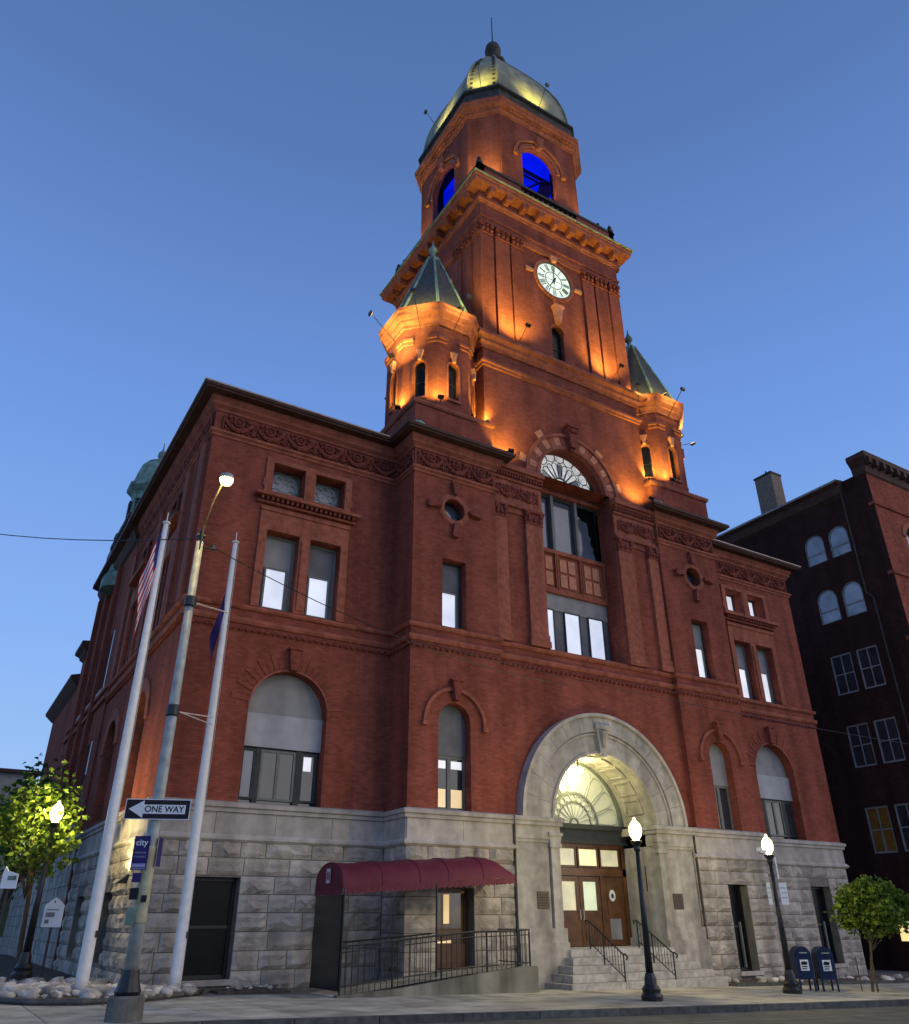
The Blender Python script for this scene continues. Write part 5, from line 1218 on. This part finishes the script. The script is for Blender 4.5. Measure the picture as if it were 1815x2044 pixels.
# ------------------------------------------------------------------ rocks in the beds
def rocks_mesh(seed):
    rnd = random.Random(seed); q = MB(); n_ = 9; m_ = 6; rings = []; k_ = [rnd.uniform(.75, 1.2) for _ in range(n_*m_)]
    for j in range(m_):
        ph = -pi/2+pi*(j+.5)/m_; rings.append([q.v((cos(2*pi*i/n_)*cos(ph)*k_[j*n_+i], sin(2*pi*i/n_)*cos(ph)*k_[j*n_+i], sin(ph)*.62*k_[j*n_+i])) for i in range(n_)])
    for A, B in zip(rings[:-1], rings[1:]):
        for i in range(n_): j = (i+1) % n_; q.Fc.append([A[i], A[j], B[j], B[i]])
    q.Fc.append(rings[0][::-1]); q.Fc.append(rings[-1]); me = bpy.data.meshes.new('rock'); me.from_pydata(q.V, [], q.Fc); me.materials.append(ROCK); me.polygons.foreach_set('use_smooth', [True]*len(q.Fc)); return me
RM = [rocks_mesh(s_) for s_ in range(6)]
def scatter(n_, fn, label, grp, smin=.1, smax=.24):
    for i in range(n_):
        x_, y_ = fn(); s_ = random.uniform(smin, smax)
        o = bpy.data.objects.new('rock', random.choice(RM)); COL.objects.link(o); o.location = (x_, y_, g(x_)+.08+s_*.25); o.scale = (s_*random.uniform(.9, 1.4), s_, s_*random.uniform(.8, 1.1)); o.rotation_euler = (random.uniform(-.3, .3), random.uniform(-.3, .3), random.uniform(0, 6)); lb, gp = label(x_, y_, s_); tag(o, lb, 'rock', gp)
def labL(x_, y_, s_):
    z_ = 'large' if s_ > .17 else 'middling' if s_ > .11 else 'small'
    w = 'round the foot of the lamp among the leaves' if y_ > 1.2 else 'left of the left flagpole' if x_ < -16.9 else 'at the foot of the left flagpole' if x_ < -16.0 else 'behind the one way sign pole' if x_ < -15.2 else 'at the foot of the right flagpole'
    return f'{z_} pale rounded stone {w}', f'{z_} stones {w}'
def labR(x_, y_, s_):
    w = 'left of the mailboxes' if x_ < 6.5 else 'behind the mailboxes' if x_ < 9.5 else 'behind the street tree'
    z_ = 'larger' if s_ > .14 else 'small'
    return f'{z_} pale stone along the wall {w}', f'{z_} stones {w}'
def inL():
    while True:
        x_, y_ = random.uniform(-18.4, -13.9), random.uniform(-3.1, 3.0)
        if y_ > -.2 and x_ > -15.7: continue
        if x_ > -15.4 and y_ < -2.6+(x_+15.4)*.75: continue
        if x_ < -17.2 and y_ < -2.4-(x_+17.2)*0.2+.0 : continue
        if (x_+16.62)**2+(y_+1.1)**2 < .12: continue
        return x_, y_
scatter(170, inL, labL, '', .06, .23)
scatter(46, lambda: (lambda X: (X, random.uniform(-3.05, -1.7)-.055*(X-3.5)))(random.uniform(3.8, 15.8)), labR, '', .08, .2)
scatter(14, lambda: (random.uniform(-13.1, -11.3), random.uniform(-.7, -.15)), lambda a, b, c: ('small dark stone in the narrow bed left of the ramp', 'stones in the narrow bed'), '', .05, .09)

# ------------------------------------------------------------------ trees
def tree(name, label, loc, trunk, crown, nleaf, size, leafm, fill=1.0, seed=1, stems=1, group=None):
    rnd = random.Random(seed); T = thing(name, label, 'tree', loc, group); hgt, tr = trunk; cx, cy, cz, rx, ry, rz_ = crown
    q = MB()
    for s_ in range(stems):
        o = Vector((rnd.uniform(-.15, .15)*(stems > 1), rnd.uniform(-.15, .15)*(stems > 1), 0)); q.tube(o, o+Vector((cx*.5, cy*.5, hgt)), tr, tr*.7, 7)
    q.build('trunk', BARK, T); q = MB(); tips = []
    for i in range(22):
        a = rnd.uniform(0, 2*pi); e_ = rnd.uniform(-.5, 1); L_ = rnd.uniform(.5, .95)
        st = Vector((cx*.5, cy*.5, hgt*rnd.uniform(.75, 1))); tp = Vector((cx+rx*L_*cos(a)*cos(e_), cy+ry*L_*sin(a)*cos(e_), cz+rz_*L_*sin(e_))); md = (st+tp)/2+Vector((0, 0, .15)); q.tube(st, md, tr*.35, tr*.22, 5); q.tube(md, tp, tr*.22, .008, 4); tips.append(tp)
    q.build('branches', BARK, T)
    q = MB()
    cl = [(Vector((cx+rx*rnd.gauss(0, .42), cy+ry*rnd.gauss(0, .42), cz+rz_*rnd.gauss(0, .42))), rnd.uniform(.16, .34)) for _ in range(34)]
    cl += [(t, .25) for t in tips]
    for i in range(nleaf):
        c, sp = rnd.choice(cl); p = c+Vector((rnd.gauss(0, sp*rx*.8), rnd.gauss(0, sp*ry*.8), rnd.gauss(0, sp*rz_*.8)))
        dd = ((p.x-cx)/rx)**2+((p.y-cy)/ry)**2+((p.z-cz)/rz_)**2
        an = math.atan2(p.y-cy, p.x-cx); el = (p.z-cz)/rz_
        if dd > .80+.30*sin(an*3+seed)+.20*sin(an*5+el*4+seed*2)+rnd.uniform(0, .25): continue
        s_ = size*rnd.uniform(.6, 1.3); a = rnd.uniform(0, 2*pi); t_ = rnd.uniform(-.3, 1.1); d1 = Vector((cos(a)*cos(t_), sin(a)*cos(t_), -sin(t_))); d2 = d1.cross(Vector((rnd.gauss(0, 1), rnd.gauss(0, 1), rnd.gauss(0, 1)))).normalized(); nn = d1.cross(d2)*.15*s_
        q.f(tuple(p), tuple(p+d1*s_*.5+d2*s_*.38+nn), tuple(p+d1*s_)); q.f(tuple(p), tuple(p+d1*s_), tuple(p+d1*s_*.5-d2*s_*.38+nn))
    q.build('crown', leafm, T); return T
tree('street_tree', 'small leafy-crowned street tree on the sidewalk right of the mailboxes', (5.75, -6.6, g(5.75)), (1.5, .05), (.50, -.30, 2.35, 1.25, 1.25, .95), 8500, .15, LEAF, seed=3)
q = MB()
for a in range(3): q.tube((.3*cos(a*2.1), .3*sin(a*2.1), 0), (.3*cos(a*2.1), .3*sin(a*2.1), .95), .02, .02, 5)
T = thing('tree_stakes', 'thin dark stakes round the foot of the street tree', 'stakes', (5.75, -6.6, g(5.75))); q.build('stake_posts', BARK, T)
tree('leafy_tree', 'slender leafy tree around the lamp globe at the left edge', (-17.6, 3.9, g(-17.5)), (2.8, .05), (-.35, -.3, 4.1, 1.5, 1.4, 1.8), 2400, .20, LEAF, seed=5, stems=3)
tree('leafy_tree', 'darker tree behind the lamp against the side wall', (-17.9, 11.0, g(-18)), (3.0, .09), (0.5, 0, 4.9, 1.3, 1.8, 2.5), 1500, .24, LEAFD, seed=9, stems=2)

# ------------------------------------------------------------------ buildings beyond
RB = thing('brick_building', 'tall dark brick building with paired arched windows across the alley', 'building', (24, -1.4, g(24)))
O = Vector((24, -1.4, g(24)))
def RL_(F): return lambda u, d, z: (F(u, d, z)[0]-O.x, F(u, d, z)[1]-O.y, z-O.z)
FB_ = frame(24, 0, -90)   # left wall, u=-y
ops = []; yl = [(2.45, 3.85), (.75, 2.1)]
rows = [(21.9, 23.2, 1), (17.95, 19.4, 1), (13.5, 15.9, 0), (9.3, 11.7, 0), (4.75, 7.15, 0)]
for j in range(5):
    for (za, zb, ar) in rows:
        for (a, b) in yl: 
            o = (-(b+j*6.4), -(a+j*6.4), za, zb); ops.append(o+(1,) if ar else o)
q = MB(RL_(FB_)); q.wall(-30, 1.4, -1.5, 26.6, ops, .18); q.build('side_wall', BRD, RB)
q = MB(RL_(frame(24, -1.4, 0)))
fops = []
for j in range(4):
    for (za, zb, ar) in ((20.8, 22.6, 1), (16.4, 18.2, 0), (11.8, 13.9, 0), (7.2, 9.4, 0)): fops.append((2.6+j*3, 4.0+j*3, za, zb)+((1,) if ar else ()))
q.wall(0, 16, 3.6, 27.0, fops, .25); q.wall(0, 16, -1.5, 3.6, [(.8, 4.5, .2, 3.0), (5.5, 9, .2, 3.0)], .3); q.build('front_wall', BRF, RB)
q = MB(RL_(ID)); q.box(24.4, 40, -.9, 30, -1.5, 26.5); q.build('inner_core', BLM, RB)
for o in fops[:8]: sash(RL_(frame(24, -1.4, 0)), o[0], o[1], o[2], o[3], .22, .08, WG, GL, RB, nz=2, arch=len(o) > 4)
WP = mat('faded_white_sash', (.27, .27, .27), .7, .2, 3)
for o in ops[:20]:
    ar = len(o) > 4; i_ = ops.index(o) 
    lit = (o[2] < 5 and i_ == 8)
    mp = GLW if o[2] > 17 else GL
    if o[2] < 5 and o[1] < -2.3: mp = mat('dim_amber_glass', (.22, .12, .03), .2, .3, 1.5, spec=.6)
    zt = o[3]+((o[1]-o[0])/2 if ar else 0)
    if ar: sash(RL_(FB_), o[0], o[1], o[2], o[3], .12, .09, WP, mp, RB, nx=1, nz=2, bar=.08, arch=True)
    else: sash(RL_(FB_), o[0], o[1], o[2], o[3], .12, .10, WP, mp, RB, nx=2, nz=2, bar=.06)
q = MB(RL_(ID)); q.sweep([(24, 30), (24, .3)], [(0, 25.6), (.2, 25.8), (.3, 26.3), (.5, 26.5), (.5, 26.65), (-.6, 26.8), (-.6, 25.6)]); q.build('side_eave', RF, RB)
q = MB(RL_(ID)); q.sweep([(24, 30), (24, .3)], [(.51, 26.52), (.56, 26.52), (.56, 26.66), (.51, 26.66)]); q.build('gutter', RFE, RB)
q = MB(RL_(ID)); q.sweep([(24, -.6), (24, -1.4), (40, -1.4)], [(0, 26.4), (.1, 26.5), (.15, 27.0), (.42, 27.4), (.45, 27.4), (.45, 27.75), (-.4, 27.85), (-.4, 26.4)]); q.build('front_cornice', RF, RB)
for i in range(20):
    q = MB(RL_(frame(24, -1.4, 0))); u = -.1+i*.75; q.box(u, u+.22, -.5, -.18, 26.95, 27.4); q.build('bracket', RF, RB)
for z in (24.2, 19.6, 15.6, 11.0, 6.2): q = MB(RL_(ID)); q.sweep([(24, -1.1), (24, -1.4), (40, -1.4)], [(0, z), (.1, z+.03), (.12, z+.22), (0, z+.26)]); q.build('string_course', BRF if z > 20 else TC, RB)
q = MB(RL_(frame(24, -1.4, 0))); 
for o in fops[:1]: q.ring((o[0]+o[1])/2, o[3], .75, 1.1, -.08, 0, 0, 180, 14)
q.build('archivolt', TC, RB)
q = MB(RL_(ID)); q.path([(23.88, .45, 26.0), (23.88, .45, 19.0), (23.86, .1, 18.6), (23.86, .1, 0)], .05); q.build('downpipe', mat('dull_pipe', (.09, .07, .06)), RB)
q = MB(RL_(ID)); q.box(24.3, 25.4, 5.3, 6.7, 26.0, 29.9); ch = q.build('chimney', CHM, RB)
q = MB(RL_(ID)); q.box(24.25, 25.45, 5.25, 6.75, 29.9, 30.03); q.tube((24.8, 6.0, 30), (24.8, 6.0, 30.5), .05); q.build('chimney_cap', CUD, ch)
LWN = thing('lit_shop_window', 'glowing yellow shopfront window low on the dark alley wall', 'lit window', (23.9, 2.6, g(24)))
q = MB(); q.box(-.02, .0, -1.3, .75, 1.35, 2.75); q.build('pane', EYB, LWN); q = MB()
for (a, b, c, d_) in ((-1.38, -1.3, 1.27, 2.83), (.75, .83, 1.27, 2.83), (-1.3, .75, 1.27, 1.35), (-1.3, .75, 2.75, 2.83)): q.box(-.05, .03, a, b, c, d_)
q.box(-.05, .03, -.3, -.24, 1.35, 2.75); q.build('frame', WD, LWN)
# beige building far left
BB = thing('beige_building', 'low beige building with dark window beyond the left trees', 'building', (-30, 46, 0))
q = MB(lambda u, d, z: (u, d, z)); q.wall(0, 15.0, -2, 11.6, [(6.0, 7.2, 7.2, 9.4), (9.6, 10.8, 7.2, 9.4), (12.6, 13.8, 7.2, 9.4)], .2); q.build('wall', BEI, BB)
q = MB(); q.box(0, 15.0, .3, 14, -2, 11.5); q.build('inner_core', BLM, BB)
q = MB(); q.box(-.3, 15.3, -.3, 14, 11.6, 11.85); q.build('roof', RF, BB)
for a in (6.0, 9.6, 12.6): sash(ID, a, a+1.2, 7.2, 9.4, .18, .08, WG, GL, BB, nz=2)
q = MB(); q.box(-200, 200, 120, 121, -6, 6); o = q.build('distant_ridge', mat('far_tree_line', (.03, .05, .03), .95, .3, .3)); struct(o)

# ------------------------------------------------------------------ floodlights (fixtures with real lamps)
OR = (1.0, .74, .12); GO = (1.0, .80, .18); YEL = (1.0, .82, .16)
def flood(label, loc, aim, power, colr=OR, ang=95, size=.10, arm=None, blend=.8, fixture=True):
    loc, aim = Vector(loc), Vector(aim); dv = (aim-loc).normalized()
    if fixture:
        T = thing('floodlight', label, 'floodlight', loc); rq = dv.to_track_quat('Y', 'Z').to_matrix()
        R_ = lambda u, d, z: tuple(rq @ Vector((u, d, z)))
        MB(R_).box(-.12, .12, -.10, .0, -.08, .08).build('housing', BLK, T)
        MB(R_).box(-.10, .10, .0, .012, -.062, .062).build('lens', EFL if colr[1] < .7 else EFY, T)
        q = MB(); 
        if arm: q.tube((0, 0, 0), tuple(Vector(arm)-loc), .018, .018, 5)
        else: q.tube((0, 0, -.05), (0, 0, -.28), .025, .025, 5)
        q.build('arm' if arm else 'stand', BLK, T)
    d = bpy.data.lights.new('flood_lamp', 'SPOT'); d.energy = power; d.color = colr; d.spot_size = radians(ang); d.spot_blend = blend; d.shadow_soft_size = size
    o = bpy.data.objects.new('flood_lamp', d); COL.objects.link(o); p = loc+dv*.05
    if fixture: o.parent = T; o.location = p-loc
    else: o.location = p
    o.rotation_euler = dv.to_track_quat('-Z', 'Y').to_euler()
K = 1.0
for sgn, side in ((-1, 'left'), (1, 'right')):
    cx, cy = sgn*6.4, .42
    for deg, nm, dz in ((0, 'front', 0), (-45, 'street-corner slanted', 0), (-90, 'outer' if sgn < 0 else 'inner', 0), (90, 'inner' if sgn < 0 else 'outer', 0)):
        if sgn*deg == -90: continue
        a = radians(deg); ap = 1.84
        P = lambda r, z: (cx+r*sin(a), cy-r*cos(a), z)
        flood(f'small floodlight on an arm over the {nm} face of the {side} turret', P(ap+1.25, 25.35), P(ap+.0, 25.35), 190*K, (1.0, .76, .16), 125, .08, arm=P(ap+.05, 24.3))
    for nm, p, t, pw in (('front left corner', (cx-.95, -2.0, 20.22), (cx-.8, -1.2, 22.2), 620), ('inner corner', (cx-sgn*1.72, -1.35, 20.3), (cx-sgn*1.5, -.75, 22.6), 480), ('outer corner', (cx+sgn*2.1, -.5, 20.2), (cx+sgn*1.75, .2, 22.6), 480)):
        flood(f'black floodlight on the pedestal at the {nm} of the {side} turret', p, t, pw, OR, 110)
for x_, nm in ((-4.0, 'left'), (3.85, 'right')):
    flood(f'floodlight on the centre entablature by the {nm} turret pedestal', (x_, -2.0, 18.75), (x_*.96, -1.0, 20.2), 430*K, OR, 120)
for x_, nm in ((-2.9, 'left'), (2.75, 'right')):
    flood(f'floodlight on the tower ledge washing the {nm} pilasters of the clock face', (x_, -2.25, 25.7), (x_, -.95, 27.6), 950*K, OR, 120, arm=(x_, -1.5, 25.2))
for y_, nm in ((.9, 'near'), (6.1, 'far')):
    flood(f'floodlight on the tower ledge washing the {nm} pilasters of the left face', (-5.8, y_, 25.7), (-4.45, y_, 27.8), 950*K, OR, 120, arm=(-5.1, y_, 25.2))
# floods on long outriggers warm the whole shaft, cornice and belfry
flood('floodlight on the outrigger left of the left turret', (-8.9, -.6, 22.6), (-4.5, 2.6, 33.0), 2600, GO, 70, .9, arm=(-8.2, .1, 22.8))
flood('floodlight on the left turret cornice aimed up at the tower cornice', (-6.2, -1.7, 25.62), (-1.0, -1.2, 34.0), 1800, GO, 70, .9)
flood('floodlight on the right turret cornice aimed up at the tower cornice', (6.2, -1.7, 25.62), (1.5, -1.2, 34.0), 1500, GO, 70, .9)
flood('floodlight on the outrigger right of the right turret', (8.75, -.9, 23.9), (4.5, -1.0, 33.0), 900, GO, 55, .2, arm=(8.2, -.2, 23.9))
for (x_, y_, ax, ay, nm, p) in ((-4.45, -.95, -2.0, .8, 'near corner', 900), (0.2, -.95, .2, -.5, 'middle of the front', 420), (3.6, -.95, 2.4, -.4, 'right end of the front', 500), (-4.45, 7.2, -3.8, 5.0, 'far left corner', 800)):
    flood(f'floodlight on the belfry parapet at the {nm}', (x_, y_, 36.95), (ax, ay, 42.0), p*1.0, GO, 110, .15)
for deg, nm in ((0, 'front'), (-45, 'slanted corner'), (-90, 'left'), (90, 'right')):
    a = radians(deg); ap = 4.0 if deg != -45 else 4.7; P = lambda r, z: (r*sin(a), 3.5-r*cos(a), z)
    flood(f'small floodlight on an arm before the {nm} side of the dome', P(ap+1.25, 45.7), P(ap-.3, 46.4), 420, YEL, 95, .1, arm=P(ap+.1, 44.4))
d = bpy.data.lights.new('belfry_lamp', 'POINT'); d.energy = 70; d.color = (.01, .03, 1.0); d.shadow_soft_size = .2; o = bpy.data.objects.new('belfry_lamp', d); COL.objects.link(o); o.location = (0, .4, 37.2); o.parent = CH
d = bpy.data.lights.new('belfry_lamp', 'POINT'); d.energy = 70; d.color = (.01, .03, 1.0); d.shadow_soft_size = .2; o = bpy.data.objects.new('belfry_lamp', d); COL.objects.link(o); o.location = (-3.3, 3.5, 37.2); o.parent = CH
# wall lamp on the left corner of the granite storey
T = thing('wall_lamp', 'black wedge-shaped wall lamp lighting the granite at the left corner', 'wall lamp', (-15.62, 1.6, 2.55))
q = MB(); q.prism([(-.15, 0), (.15, 0), (.15, .25)], -.12, .12); q.build('housing', BLK, T)
d = bpy.data.lights.new('wall_lamp_bulb', 'SPOT'); d.energy = 130; d.color = (1.0, .85, .4); d.spot_size = radians(150); d.spot_blend = 1; d.shadow_soft_size = .1; o = bpy.data.objects.new('wall_lamp_bulb', d); COL.objects.link(o); o.location = (-.35, -.1, .3); o.parent = T; o.rotation_euler = Vector((.35, 0, .9)).to_track_quat('-Z', 'Y').to_euler()
